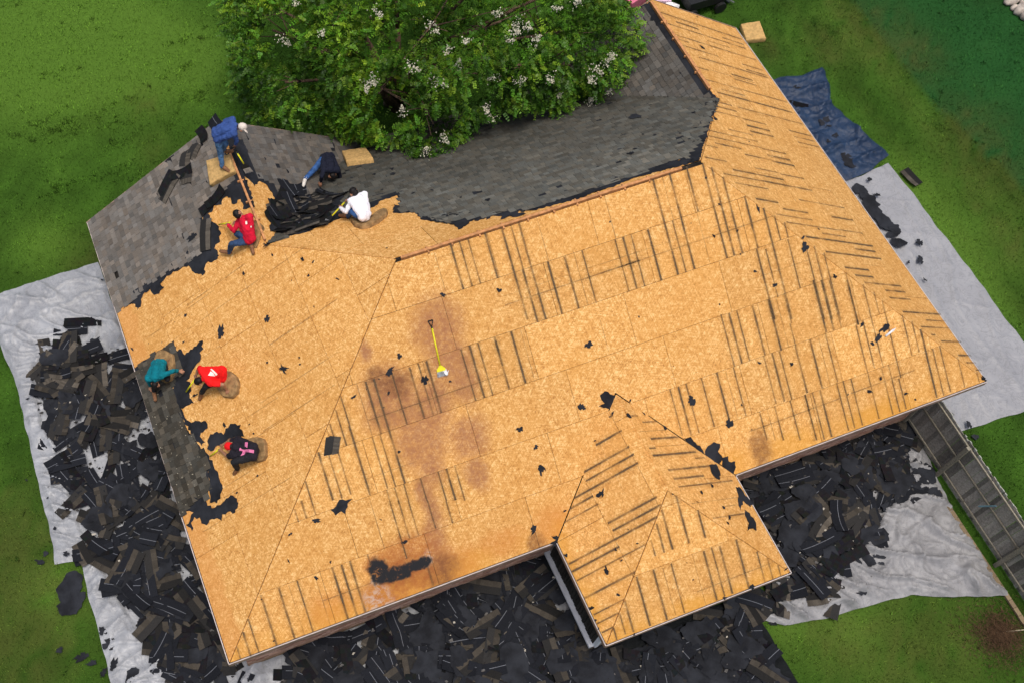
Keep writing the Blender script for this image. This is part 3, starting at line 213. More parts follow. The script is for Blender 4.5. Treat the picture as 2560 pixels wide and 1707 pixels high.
# ------------------------------------------------------------------ materials
class NT:
    def __init__(s, name):
        s.m = bpy.data.materials.new(name); s.m.use_nodes = True; s.t = s.m.node_tree; s.b = s.t.nodes['Principled BSDF']; s.out = s.t.nodes['Material Output']
        s.b.inputs['Roughness'].default_value = .85; s.b.inputs['Specular IOR Level'].default_value = .25
    def n(s, ty, **kw):
        x = s.t.nodes.new(ty)
        for k, v in kw.items(): setattr(x, k, v)
        return x
    def l(s, a, b): s.t.links.new(a, b); return s
    def inp(s, node, i, v):
        if hasattr(v, 'is_output'): s.l(v, node.inputs[i])
        else: node.inputs[i].default_value = v
    def math(s, op, a, b=0.0, c=0.0, clamp=False):
        x = s.n('ShaderNodeMath', operation=op, use_clamp=clamp); s.inp(x, 0, a); s.inp(x, 1, b)
        if op in ('MULTIPLY_ADD', 'SMOOTH_MIN'): s.inp(x, 2, c)
        return x.outputs[0]
    def vmath(s, op, a, b=(0, 0, 0)):
        x = s.n('ShaderNodeVectorMath', operation=op); s.inp(x, 0, a); s.inp(x, 1, b)
        return x.outputs['Value'] if op in ('LENGTH', 'DOT_PRODUCT') else x.outputs[0]
    def mix(s, f, a, b, mode='MIX'):
        x = s.n('ShaderNodeMix', data_type='RGBA', blend_type=mode); s.inp(x, 0, f); s.inp(x, 6, a); s.inp(x, 7, b); return x.outputs[2]
    def ramp(s, f, stops):
        x = s.n('ShaderNodeValToRGB'); s.l(f, x.inputs[0]); cr = x.color_ramp
        while len(cr.elements) < len(stops): cr.elements.new(.5)
        for e, (p_, c) in zip(cr.elements, stops): e.position = p_; e.color = c if len(c) == 4 else (*c, 1)
        return x.outputs[0]
    def mr(s, v, a, b, c=0.0, d=1.0, smooth=True):
        x = s.n('ShaderNodeMapRange', interpolation_type='SMOOTHSTEP' if smooth else 'LINEAR'); s.inp(x, 0, v)
        for i, q in enumerate((a, b, c, d)): s.inp(x, i + 1, q)
        return x.outputs[0]
    def noise(s, vec, scale, detail=3, rough=.55, dist=0.0):
        x = s.n('ShaderNodeTexNoise'); s.l(vec, x.inputs['Vector']); x.inputs['Scale'].default_value = scale; x.inputs['Detail'].default_value = detail; x.inputs['Roughness'].default_value = rough; x.inputs['Distortion'].default_value = dist; return x
    def voro(s, vec, scale, feat='F1'):
        x = s.n('ShaderNodeTexVoronoi', feature=feat); s.l(vec, x.inputs['Vector']); x.inputs['Scale'].default_value = scale; return x
    def mapping(s, vec, sc=(1, 1, 1), rot=(0, 0, 0), loc=(0, 0, 0)):
        x = s.n('ShaderNodeMapping'); s.l(vec, x.inputs[0]); x.inputs['Scale'].default_value = sc; x.inputs['Rotation'].default_value = rot; x.inputs['Location'].default_value = loc; return x.outputs[0]
    def obj(s): return s.n('ShaderNodeTexCoord').outputs['Object']
    def pos(s): return s.n('ShaderNodeNewGeometry').outputs['Position']
    def uv(s): return s.n('ShaderNodeTexCoord').outputs['UV']
    def attr(s, name='Col'): return s.n('ShaderNodeAttribute', attribute_name=name).outputs['Color']
    def rnd(s): return s.n('ShaderNodeObjectInfo').outputs['Random']
    def color(s, c): s.inp(s.b, 'Base Color', c); return s
    def rough(s, r): s.inp(s.b, 'Roughness', r); return s
    def bump(s, h, st=.3, d=.01):
        x = s.n('ShaderNodeBump'); s.l(h, x.inputs['Height']); x.inputs['Strength'].default_value = st; x.inputs['Distance'].default_value = d; s.l(x.outputs[0], s.b.inputs['Normal']); return s
def C4(r, g, b): return (r, g, b, 1)
def simple(name, c, rough=.8, var=.25, scale=8.0, bump=.2, bscale=40.0, d=.01):
    k = NT(name); v = k.pos(); nz = k.noise(v, scale, 4).outputs['Fac']
    dark = C4(*[x * (1 - var) for x in c]); lite = C4(*[min(1, x * (1 + var)) for x in c])
    k.color(k.mix(k.mr(nz, .3, .7), dark, lite)).rough(rough)
    if bump: k.bump(k.noise(v, bscale, 3).outputs['Fac'], bump, d)
    return k.m

def osb_material(name, slope_name):
    k = NT(name); uv = k.uv(); rnd = k.rnd()
    cell = k.voro(uv, 10.0); cr = k.n('ShaderNodeSeparateColor'); k.l(cell.outputs['Color'], cr.inputs[0])
    ang = k.math('MULTIPLY', cr.outputs[0], 6.283)
    rot = k.n('ShaderNodeVectorRotate', rotation_type='Z_AXIS'); k.l(uv, rot.inputs['Vector']); k.l(ang, rot.inputs['Angle'])
    strand = k.noise(k.mapping(rot.outputs[0], (13, 70, 1)), 1.0, 3, .7).outputs['Fac']
    c2 = k.voro(k.mapping(uv, (1, 1, 1), loc=(3.1, 7.7, 0)), 22.0); cr2 = k.n('ShaderNodeSeparateColor'); k.l(c2.outputs['Color'], cr2.inputs[0])
    vals = []
    for an, off in ((.35, 0.0), (1.40, 5.3), (2.45, 9.1)):      # three layers of crossed flakes
        fv = k.voro(k.mapping(k.mapping(uv, (1, 1, 1), (0, 0, an), (off, off * .7, 0)), (9, 40, 1)), 1.0); fs_ = k.n('ShaderNodeSeparateColor'); k.l(fv.outputs['Color'], fs_.inputs[0]); vals.append(fs_.outputs[0])
    hi = k.math('MAXIMUM', k.math('MAXIMUM', vals[0], vals[1]), vals[2]); lo = k.math('MINIMUM', k.math('MINIMUM', vals[0], vals[1]), vals[2])
    flake = k.math('MULTIPLY', k.math('ADD', hi, lo), .5)
    tone = k.math('ADD', k.math('MULTIPLY', k.mr(strand, .22, .78, 0, 1, False), .42), k.math('MULTIPLY', flake, .58))
    col = k.ramp(tone, [(.24, C4(.36, .155, .040)), (.40, C4(.57, .278, .072)), (.54, C4(.655, .350, .105)), (.72, C4(.89, .58, .25))])
    big = k.noise(uv, .45, 4, .6).outputs['Fac']
    col = k.mix(k.mr(big, .40, .72, 0, .35), col, C4(.58, .27, .055))
    shade = k.math('ADD', .91, k.math('MULTIPLY', rnd, .15)); sh = k.n('ShaderNodeCombineColor')
    for i in range(3): k.l(shade, sh.inputs[i])
    col = k.mix(1.0, col, sh.outputs[0], 'MULTIPLY'); r2 = k.math('FRACT', k.math('MULTIPLY', rnd, 7.31)); col = k.mix(k.math('MULTIPLY', r2, .18), col, C4(.56, .26, .06))
    # dark flecks: bits of felt, nail heads
    fl = k.voro(k.mapping(uv, (1, 1.6, 1), rot=(0, 0, .6)), 7.5); frc = k.n('ShaderNodeSeparateColor'); k.l(fl.outputs['Color'], frc.inputs[0])
    fm = k.math('MULTIPLY', k.mr(fl.outputs['Distance'], .10, .05), k.mr(frc.outputs[0], .35, .45))
    col = k.mix(k.math('MULTIPLY', fm, .8), col, C4(.12, .055, .02))
    f2 = k.noise(uv, 34.0, 2, .6).outputs['Fac']; col = k.mix(k.mr(f2, .66, .76, 0, .38), col, C4(.20, .085, .022))
    sep = k.n('ShaderNodeSeparateXYZ'); k.l(uv, sep.inputs[0])
    warp = k.noise(uv, 1.6, 4, .65); wv = k.vmath('SCALE', k.vmath('SUBTRACT', warp.outputs['Color'], (.5, .5, .5))); wv.node.inputs['Scale'].default_value = .55
    wuv = k.vmath('ADD', uv, wv)
    def blob(e, soft=.5):
        d = k.vmath('MULTIPLY', k.vmath('SUBTRACT', wuv, (e[0], e[1], 0)), (1 / e[2], 1 / e[3], 0))
        x = k.vmath('LENGTH', d); return k.mr(x, 1.0 + soft, 1.0 - soft)
    def blobs(es, soft=.5):
        m = None
        for e in es:
            q = blob(e, soft); m = q if m is None else k.math('MAXIMUM', m, q)
        return m
    patch = k.mr(k.noise(uv, 7.0, 6, .8).outputs['Fac'], .32, .66, .45, 1.0)
    # first course at the eave is an older, more orange board edge
    ev = k.math('ADD', sep.outputs[1], k.math('MULTIPLY', k.math('SUBTRACT', k.noise(uv, 1.1, 3).outputs['Fac'], .5), .9))
    if slope_name in ('front', 'wf', 'wl'):
        top = .62 if slope_name == 'front' else .42
        em = k.math('MULTIPLY', k.mr(ev, top, top - .35), k.mr(k.noise(k.mapping(uv, (1, .2, 1)), .35, 2).outputs['Fac'], .36, .56))
        col = k.mix(k.math('MULTIPLY', em, .62), col, C4(.60, .275, .03))
    if slope_name == 'left':
        em = k.mr(k.math('ADD', sep.outputs[1], k.math('MULTIPLY', k.math('SUBTRACT', k.noise(uv, 2.5, 4).outputs['Fac'], .5), .5)), .56, .40); col = k.mix(k.math('MULTIPLY', em, .42), col, C4(.58, .24, .06))
    if slope_name == 'front':
        col = k.mix(k.math('MULTIPLY', k.math('MULTIPLY', blobs(STAIN_RED, .6), patch), .88), col, C4(.29, .118, .058))
        col = k.mix(k.math('MULTIPLY', k.math('MULTIPLY', blobs(STAIN_ORANGE), patch), .62), col, C4(.50, .185, .035))
        col = k.mix(k.math('MULTIPLY', k.math('MULTIPLY', blobs(STAIN_BROWN), patch), .85), col, C4(.15, .055, .022))
        col = k.mix(k.math('MULTIPLY', k.math('MULTIPLY', blobs(STAIN_RUST), patch), .9), col, C4(.33, .10, .022))
        rot_n = k.noise(uv, 6.0, 6, .8, .6).outputs['Fac']
        col = k.mix(k.math('MULTIPLY', blobs(STAIN_WHITE), k.mr(rot_n, .42, .6, 0, .8)), col, C4(.50, .40, .33))
        col = k.mix(k.math('MULTIPLY', blobs(STAIN_BLACK, .22), k.mr(rot_n, .30, .46, .2, 1.0)), col, C4(.014, .014, .016))
    k.color(col).rough(.78)
    k.bump(tone, .25, .004)
    return k.m
def vcol(name, rough=.9, nscale=60.0, namp=.35, bump=.3, spec=.2):
    k = NT(name); a = k.attr(); v = k.pos(); n_ = k.noise(v, nscale, 3, .7).outputs['Fac']
    f = k.mr(n_, .25, .75, 1 - namp, 1 + namp, False); cc = k.n('ShaderNodeCombineColor')
    for i in range(3): k.l(f, cc.inputs[i])
    k.color(k.mix(1.0, a, cc.outputs[0], 'MULTIPLY')).rough(rough); k.b.inputs['Specular IOR Level'].default_value = spec
    if bump: k.bump(n_, bump, .006)
    return k.m
def felt_material():
    k = NT('asphalt_felt'); v = k.pos(); n1 = k.noise(v, 2.2, 4, .6).outputs['Fac']; n2 = k.noise(v, 30, 3).outputs['Fac']
    c = k.mix(k.mr(n1, .3, .7), C4(.011, .0118, .0145), C4(.026, .0285, .035)); c = k.mix(k.mr(n2, .62, .75, 0, .3), c, C4(.042, .044, .050))
    k.color(c).rough(.85); k.b.inputs['Specular IOR Level'].default_value = .12
    k.bump(k.noise(v, 9, 4).outputs['Fac'], .5, .02); return k.m
def tarp_material(name, c1, c2, rough=.5, fold=.45, mud=True, spec=.4):
    k = NT(name); v = k.pos(); n1 = k.noise(v, .9, 5, .65).outputs['Fac']
    crk = k.noise(k.mapping(v, (1, 1, 1)), 3.2, 6, .62, 1.2).outputs['Fac']; rid = k.math('ABSOLUTE', k.math('SUBTRACT', crk, .5))
    c = k.mix(k.mr(n1, .3, .7), C4(*c1), C4(*c2)); c = k.mix(k.mr(rid, .035, .0, 0, .28), c, C4(*[x * .35 for x in c1]))  # crease shade painted into the tarp colour as darker lines
    if mud: c = k.mix(k.mr(k.noise(v, 2.3, 5, .7).outputs['Fac'], .58, .78, 0, .35), c, C4(*[x * .5 for x in c1]))
    k.color(c).rough(rough); k.b.inputs['Specular IOR Level'].default_value = spec
    k.bump(k.math('MULTIPLY', rid, -1.0), fold, .05); return k.m
M = {}
for s in SLOPES: M['osb_' + s] = osb_material('osb_' + s, s)
M['felt'] = felt_material()
M['shingle'] = vcol('asphalt_shingle', .95, 70.0, .42, .45, .08)
M['paint'] = vcol('tinted_surface', .75, 25.0, .15, .1, .3)
M['void'] = simple('roof_underside', (.02, .017, .014), .95, .3, 3, 0)
M['lumber'] = simple('pine_lumber', (.46, .215, .085), .7, .28, 9, .2)
M['fascia'] = simple('brown_fascia', (.30, .20, .15), .7, .25, 5, .1); M['drip'] = simple('white_drip_edge', (.50, .44, .41), .5, .15, 5, 0)
M['white'] = simple('white_paint', (.72, .74, .76), .5, .1, 4, .05)
M['mortar'] = simple('mortar', (.28, .24, .20), .95, .25, 20, .3)
M['brick'] = vcol('brick', .92, 40.0, .3, .35)
M['glass'] = simple('dark_window_pane', (.012, .014, .016), .12, .1, 4, 0)
M['weathered'] = vcol('weathered_wood', .9, 22.0, .45, .5)
M['tarp_grey'] = tarp_material('silver_tarp', (.240, .250, .268), (.345, .358, .378), .34, .7)
M['tarp_grey2'] = tarp_material('grey_tarp', (.250, .254, .268), (.300, .304, .318), .45, .5)
M['tarp_beige'] = tarp_material('warm_grey_tarp', (.215, .215, .220), (.285, .285, .290), .5, .6)
M['tarp_blue'] = tarp_material('blue_tarp', (.008, .022, .056), (.014, .037, .086), .5, 1.0, False)
M['tarp_black'] = tarp_material('black_tarp', (.007, .008, .009), (.014, .016, .017), .9, .7, False, .06)
M['foam'] = simple('yellow_foam', (.50, .315, .12), .95, .2, 14, .5, 60, .02)
M['foam_dirty'] = simple('dirty_foam', (.27, .165, .072), .95, .35, 9, .6, 50, .02)
M['yellow'] = simple('yellow_fibreglass', (.68, .62, .02), .4, .1, 6, 0)
M['black_plastic'] = simple('black_plastic', (.015, .015, .015), .45, .2, 6, 0)
M['steel'] = simple('worn_steel', (.45, .45, .44), .4, .3, 20, .1); M['steel'].node_tree.nodes['Principled BSDF'].inputs['Metallic'].default_value = .6
M['skin'] = simple('skin', (.34, .165, .095), .6, .12, 20, .1)
M['bark'] = simple('bark', (.14, .09, .06), .9, .4, 12, .6)
def cloth(name, c, var=.16): return simple(name, c, .9, var, 7, .55, 11, .03)
M['c_blue'] = cloth('blue_shirt', (.035, .075, .24)); M['c_navy'] = cloth('navy_shirt', (.008, .010, .022)); M['c_white'] = cloth('white_shirt', (.80, .79, .83), .05)
M['c_red'] = cloth('crimson_shirt', (.60, .008, .035)); M['c_teal'] = cloth('teal_shirt', (.0, .15, .19)); M['c_redtee'] = cloth('red_tee', (.80, .010, .010), .08)
M['c_black'] = cloth('black_shirt', (.014, .012, .018)); M['c_denim'] = cloth('denim', (.075, .17, .33), .4); M['c_denim2'] = cloth('dark_denim', (.028, .06, .135), .35)
M['c_denim3'] = cloth('mid_denim', (.030, .085, .23), .35); M['c_dark'] = cloth('dark_trousers', (.014, .014, .017)); M['boot'] = simple('brown_boot', (.20, .095, .045), .7, .3, 14, .2); M['sole'] = simple('grey_sole', (.16, .13, .10), .9, .3, 14, .2)
M['hair'] = simple('black_hair', (.008, .006, .006), .55, .4, 40, .6, 90); M['cap_white'] = cloth('cream_cap', (.62, .55, .48), .1); M['cap_red'] = cloth('red_cap', (.78, .008, .012), .08)
M['shoe_white'] = cloth('white_shoe', (.6, .56, .5), .15); M['pink'] = cloth('pink_strap', (.68, .18, .34), .1); M['print'] = simple('print_white', (.78, .72, .64), .8, .08, 30, 0)
M['eye_w'] = simple('eye_white', (.7, .7, .7), .3, .05, 4, 0)
M['stone'] = simple('stone', (.42, .36, .32), .9, .35, 6, .5)

# ------------------------------------------------------------------ ground
LB = [(-60, 60)] ; LINE = [Vector(q) for q in LAWN_LINE]
def far_side(x, y):      # neighbour's darker lawn beyond the mower line
    pts = LINE
    for i in range(len(pts) - 1):
        if pts[i + 1].y <= y <= pts[i].y:
            t = (pts[i].y - y) / max(1e-6, pts[i].y - pts[i + 1].y); return x > pts[i].x + (pts[i + 1].x - pts[i].x) * t
    return x > 25.3
def lawn_color(x, y, r=0.0):
    n1 = noise.noise((x * .35, y * .35, 0)); n2 = noise.noise((x * 1.3, y * 1.3, 5)); n3 = noise.noise((x * 4, y * 4, 9))
    n4 = noise.noise((x * 9, y * 9, 13)); base = Vector((.042, .104, .011)); k = .95 + .28 * n1 + .36 * n2 + .28 * n3 + .16 * n4
    br = sum(math.exp(-((x - a) ** 2 + (y - b) ** 2) / (c * c)) for a, b, c in LAWN_BRIGHT)
    bn = sum(math.exp(-((x - a) ** 2 + (y - b) ** 2) / (c * c)) for a, b, c in LAWN_BROWN) + max(0, n2 * n1 * .5)
    c = base * k
    if far_side(x, y): c = Vector((.018, .082, .018)) * (1 + .12 * n1 + .18 * n2)
    elif x > 19: # mown stripes parallel to the boundary
        s = math.sin((x + .15 * n1) * 3.4); c = c * (1 + .16 * s); bn += max(0, .55 * (1 - abs(x - 24.5 - .3 * n1) / .5)) + max(0, .3 * (1 - abs(x - 23.2) / .4))
    c = c.lerp(Vector((.10, .20, .024)), min(.85, br * .8)); c = c.lerp(Vector((.095, .085, .024)), min(.45, bn * (.30 + .5 * n3)) if bn > 0 and n3 > -.6 else 0)
    return c * (1 + r)
def build_ground():
    xs = np.concatenate([np.linspace(-120, -12, 10), np.arange(-10, 34, .3), np.linspace(38, 140, 10)]); ys = np.concatenate([np.linspace(-100, -14, 10), np.arange(-12, 30, .3), np.linspace(34, 160, 10)])
    vs = []; cs = []
    for y in ys:
        for x in xs:
            vs.append((x, y, .02 * noise.noise((x * .4, y * .4, 2)) - .02)); c = lawn_color(x, y); cs.append((c.x * .75, c.y * .75, c.z * .75, 1))
    nx = len(xs); fs = [(j * nx + i, j * nx + i + 1, (j + 1) * nx + i + 1, (j + 1) * nx + i) for j in range(len(ys) - 1) for i in range(nx - 1)]
    o = mesh_obj('ground', vs, fs, vcol('lawn_ground', 1.0, 48.0, .55, .4, .1), None, True, None, cs); tag(o, kind='structure')
build_ground()
TARP_HULL = {}
for k_, e in TARPS.items(): TARP_HULL[k_] = e[0] + e[1][1:] + e[2][::-1][1:] + e[3][::-1][1:-1]
def covered(x, y):
    if .5 < x < L - .5 and .4 < y < W: return True
    if wa + .4 < x < wb - .4 and -wd + .4 < y < 1: return True
    return any(inside((x, y), h) for h in TARP_HULL.values())
def build_grass(n=230000):
    xs = []; 
    rx = np.random.uniform(-7.5, 32, n * 2); ry = np.random.uniform(-9, 27, n * 2)
    # only the lawn one can see: wedge in front of the lens
    R_ = cam.rotation_euler.to_matrix(); Rn = np.array(R_); c0 = np.array(cam.location); P_ = np.stack([rx, ry, np.zeros_like(rx)], 1) - c0; q = P_ @ Rn
    fx = 41.628 / 36; px = q[:, 0] / -q[:, 2] * fx - cam_d.shift_x; py = q[:, 1] / -q[:, 2] * fx - cam_d.shift_y
    ok = (np.abs(px) < .56) & (np.abs(py) < .40); rx = rx[ok]; ry = ry[ok]
    keep = [i for i in range(len(rx)) if not covered(rx[i], ry[i])][:n]; rx = rx[keep]; ry = ry[keep]; m = len(rx)
    clump = np.array([noise.noise((x * .9, y * 2.2, 3)) for x, y in zip(rx, ry)])
    ln = np.random.uniform(.03, .065, m) * (1 + .8 * np.clip(clump, -.3, 1)); w = np.random.uniform(.008, .016, m)
    a = np.random.uniform(0, 2 * np.pi, m); lean = np.random.uniform(.2, 1.1, m)
    # taller weed tufts left in lines by the mower
    for A_, B_ in WEEDS:
        A_ = Vector(A_); B_ = Vector(B_); k_ = int((B_ - A_).length * 7)
        for _ in range(k_):
            c_ = A_.lerp(B_, random.random()) + Vector((random.gauss(0, .12), random.gauss(0, .12))); n_ = random.randint(8, 26); r_ = random.uniform(.03, .09)
            rx = np.append(rx, np.random.normal(c_.x, r_, n_)); ry = np.append(ry, np.random.normal(c_.y, r_, n_)); clump = np.append(clump, np.full(n_, random.uniform(-.9, .5))); ln = np.append(ln, np.random.uniform(.07, .13, n_)); w = np.append(w, np.random.uniform(.010, .02, n_)); a = np.append(a, np.random.uniform(0, 6.28, n_)); lean = np.append(lean, np.random.uniform(.2, 1.2, n_))
    for _ in range(700):
        q_ = random.randrange(m); n_ = random.randint(6, 16); r_ = random.uniform(.02, .07)
        rx = np.append(rx, np.random.normal(rx[q_], r_, n_)); ry = np.append(ry, np.random.normal(ry[q_], r_, n_)); clump = np.append(clump, np.full(n_, random.uniform(-.8, .7))); ln = np.append(ln, np.random.uniform(.05, .10, n_)); w = np.append(w, np.random.uniform(.010, .02, n_)); a = np.append(a, np.random.uniform(0, 6.28, n_)); lean = np.append(lean, np.random.uniform(.2, 1.2, n_))
    m = len(rx)
    V = np.zeros((m, 3, 3)); dx = np.cos(a); dy = np.sin(a)
    V[:, 0] = np.stack([rx - dy * w, ry + dx * w, np.full(m, -.015)], 1); V[:, 1] = np.stack([rx + dy * w, ry - dx * w, np.full(m, -.015)], 1)
    V[:, 2] = np.stack([rx + dx * ln * np.sin(lean), ry + dy * ln * np.sin(lean), ln * np.cos(lean)], 1)
    me = bpy.data.meshes.new('grass'); me.vertices.add(m * 3); me.vertices.foreach_set('co', V.ravel()); me.loops.add(m * 3); me.loops.foreach_set('vertex_index', np.arange(m * 3)); me.polygons.add(m); me.polygons.foreach_set('loop_start', np.arange(0, m * 3, 3)); me.polygons.foreach_set('loop_total', np.full(m, 3)); me.update(calc_edges=True)
    cs = np.ones((m, 3, 4), np.float32)
    for i in range(m):
        c = lawn_color(rx[i], ry[i], max(-.75, random.uniform(-.35, .45) + (.40 * clump[i])))
        cs[i, :, 0] = c.x * 1.15; cs[i, :, 1] = c.y * 1.15; cs[i, :, 2] = c.z
    at = me.color_attributes.new('Col', 'FLOAT_COLOR', 'POINT'); at.data.foreach_set('color', cs.ravel())
    me.materials.append(vcol('grass_blade', .8, 5.0, .2, 0, .15)); o = link(bpy.data.objects.new('grass', me)); tag(o, 'short green lawn grass around the house', 'grass', kind='stuff')
build_grass()

# ------------------------------------------------------------------ house
house = empty('house'); tag(house, 'brick house whose hipped roof is being stripped to bare wooden decking', 'house')
ov = .4
def build_walls():
    mb = MB()
    out = [(ov, ov), (wa + ov, ov), (wa + ov, -wd + ov), (wb - ov, -wd + ov), (wb - ov, ov), (L - ov, ov), (L - ov, W - ov), (ov, W - ov)]
    n = len(out); vs = [(x, y, -.05) for x, y in out] + [(x, y, HE - .16) for x, y in out]
    w = mesh_obj('wall', vs, [(i, (i + 1) % n, n + (i + 1) % n, n + i) for i in range(n)], M['mortar'], house)
    # brick courses on the walls that show
    bm_ = MB(); cols = [(.42, .24, .17), (.48, .29, .21), (.36, .19, .13), (.52, .33, .25)]
    def course(x0, x1_, axis, cst, nrm, z0, z1):
        z = z0; r = 0
        while z < z1:
            x = x0 - (.1 if r % 2 else 0)
            while x < x1_:
                a = max(x, x0); b = min(x + .195, x1_)
                if b - a > .03:
                    c = random.choice(cols); g = random.uniform(.8, 1.15); moss = max(0, .35 - z) * 1.6
                    cc = (c[0] * g * (1 - moss) + .06 * moss, c[1] * g * (1 - moss) + .085 * moss, c[2] * g * (1 - moss) + .02 * moss, 1); d = random.uniform(.009, .014)
                    A, B = ((a, cst - d if nrm < 0 else cst, z), (b, cst if nrm < 0 else cst + d, z + .065)) if axis == 0 else ((cst - d if nrm < 0 else cst, a, z), (cst if nrm < 0 else cst + d, b, z + .065))
                    bm_.box(A, B, 0, cc)
                x += .205
            z += .075; r += 1
    course(ov, wa + ov, 0, ov, -1, 0, 2.4); course(wb - ov, L - ov, 0, ov, -1, 0, 2.4)
    course(-wd + ov, ov, 1, wa + ov, -1, 0, .33); course(ov, W - ov, 1, ov, -1, 0, 2.4)
    b = bm_.build('brickwork', M['brick'], house, cols=True); tag(b, kind='stuff')
    # screened porch side of the front wing: low brick base, white sill, dark upright boards
    s = MB(); s.box((wa + ov - .15, -wd + ov, .34), (wa + ov + .02, ov - .02, .42)); s.build('sill', M['white'], house)
    s = MB(); s.box((wa + ov - .04, -wd + ov - .05, .42), (wa + ov + .04, -wd + ov + .05, HE - .2)); s.build('corner_trim', M['white'], house)
    y = -wd + ov + .06
    while y < ov - .1:
        s = MB(); g = random.uniform(.6, 1.2); s.box((wa + ov - .03 - random.uniform(0, .02), y, .425), (wa + ov, y + .085, HE - .25), 0, (.035 * g, .032 * g, .026 * g, 1)); s.build('porch_board', M['weathered'], house, cols=True); y += .1
    for x0, x1_ in ((2.0, 2.9), (5.6, 6.7), (15.6, 16.6)):
        f = MB(); zt = 1.95
        for a_, b_ in (((x0, ov - .03, .9), (x0 + .06, ov - .012, zt)), ((x1_ - .06, ov - .03, .9), (x1_, ov - .012, zt)), ((x0, ov - .03, zt - .06), (x1_, ov - .013, zt)), ((x0, ov - .03, .9), (x1_, ov - .013, .96))): f.box(a_, b_)
        wn_ = f.build('window', M['white'], house); g = MB(); g.box((x0 + .06, ov - .022, .96), (x1_ - .06, ov - .015, zt - .06)); g.build('pane', M['glass'], wn_)
    # soffit closes the overhang, fascia board round the eaves
    for name, rects in (('soffit', [((0.02, .02), (L - .02, ov)), ((.02, ov), (ov, W)), ((L - ov, ov), (L - .02, W)), ((ov, W - ov), (L - ov, W)), ((wa + .02, -wd + .02), (wb - .02, .02))]),):
        for (xa, ya), (xb, yb) in rects:
            q = MB(); q.box((xa, ya, HE - .17), (xb, yb, HE - .15)); q.build(name, M['fascia'], house)
    def fas(A, B):
        q = MB(); q.beam((A[0], A[1], HE - .092), (B[0], B[1], HE - .092), .022, .13); q.build('fascia', M['fascia'], house); q = MB(); q.beam((A[0], A[1], HE - .014), (B[0], B[1], HE - .014), .018, .020); q.build('drip_edge', M['drip'], house)
    e = .014
    fas((-e, -e), (wa - .03, -e)); fas((wb + .03, -e), (L + e, -e)); fas((-e, 0.0), (-e, yC)); fas((L + e, 0.0), (L + e, yF))
    fas((wa - e, -wd - e), (wa - e, -.03)); fas((wb + e, -wd - e), (wb + e, -.03)); fas((wa, -wd - e), (wb, -wd - e)); fas((w1, W + e), (L - w2, W + e))
    # gable ends at the back
    for xa, xb, pk in ((0, w1, pl * w1 / 2), (L - w2, L, pr * w2 / 2)):
        mesh_obj('gable', [(xa + .1, W - .2, HE - .1), (xb - .1, W - .2, HE - .1), ((xa + xb) / 2, W - .2, HE + pk - .15)], [(0, 2, 1)], M['fascia'], house)
        for A, B in (((xa, HE), ((xa + xb) / 2, HE + pk)), ((xb, HE), ((xa + xb) / 2, HE + pk))):
            q = MB(); q.beam((A[0], yC + .012, A[1] - .07), (B[0], yC + .012, B[1] - .07), .024, .13, (0, 1, 0) if False else (0, 0, 1)); q.build('rake_board', M['fascia'], house)
build_walls()

# roof: dark underside sheets below, then every deck panel as its own board
rv = []; rf = []
for s, (o_, U_, V_, n_, poly) in SLOPES.items():
    b = len(rv); rv += [on(s, u, v, -.035) for u, v in poly]; rf += [tuple(b + i for i in t) for t in fill_poly(poly)]
roof = mesh_obj('roof', rv, rf, M['void'], house)
def shingle_cover(s, q): return any(inside(q, pg) for pg in SHINGLED.get(s, []))
RIDGE_CUT = {'front': yr * kf - .075, 'back': (W - yr) * kb - .075}
def build_panels():
    for s, (o_, U_, V_, n_, poly) in SLOPES.items():
        us = [q[0] for q in poly]; vsx = [q[1] for q in poly]; umin, umax, vmax = min(us), max(us), max(vsx)
        body = inset(poly if parea(poly) > 0 else poly[::-1], .009)
        if s in RIDGE_CUT: body = clip(body, 1, RIDGE_CUT[s], False)
        if s == 'left': body = [q for q in body]
        row = 0
        while row * 1.2192 < vmax:
            v0, v1 = row * 1.2192, (row + 1) * 1.2192
            u = umin - (row % 2) * 1.2192 - [.0, .4, .9, .2, .7, .5][row % 6] * .8
            while u < umax:
                q = clean(clip(clip(clip(clip(body, 0, u, True), 0, u + 2.4384, False), 1, v0, True), 1, v1, False)); u += 2.4384
                if len(q) < 3 or abs(parea(q)) < .02: continue
                cen = (sum(a[0] for a in q) / len(q), sum(a[1] for a in q) / len(q))
                mids = [((a[0] * .9 + cen[0] * .1), (a[1] * .9 + cen[1] * .1)) for a in q] + [cen]
                if all(shingle_cover(s, m_) for m_ in mids): continue
                q = clean(inset(q, .0042)); 
                if len(q) < 3: continue
                if parea(q) < 0: q = q[::-1]
                tri = fill_poly(q); n = len(q); h = random.uniform(-.003, .003)
                tl_ = [random.uniform(-.0025, .0025) for _ in q]
                vs = [on(s, a[0], a[1], h + t_) for a, t_ in zip(q, tl_)] + [on(s, a[0], a[1], -.022) for a in q]
                fs = [t if (vs[t[1]] - vs[t[0]]).cross(vs[t[2]] - vs[t[0]]).dot(n_) > 0 else t[::-1] for t in tri] + [((i + 1) % n, i, n + i, n + (i + 1) % n) for i in range(n)]
                mesh_obj('osb_panel', vs, fs, M['osb_' + s], roof, uvs=[(a[0], a[1]) for a in q] * 2)
            row += 1
build_panels()
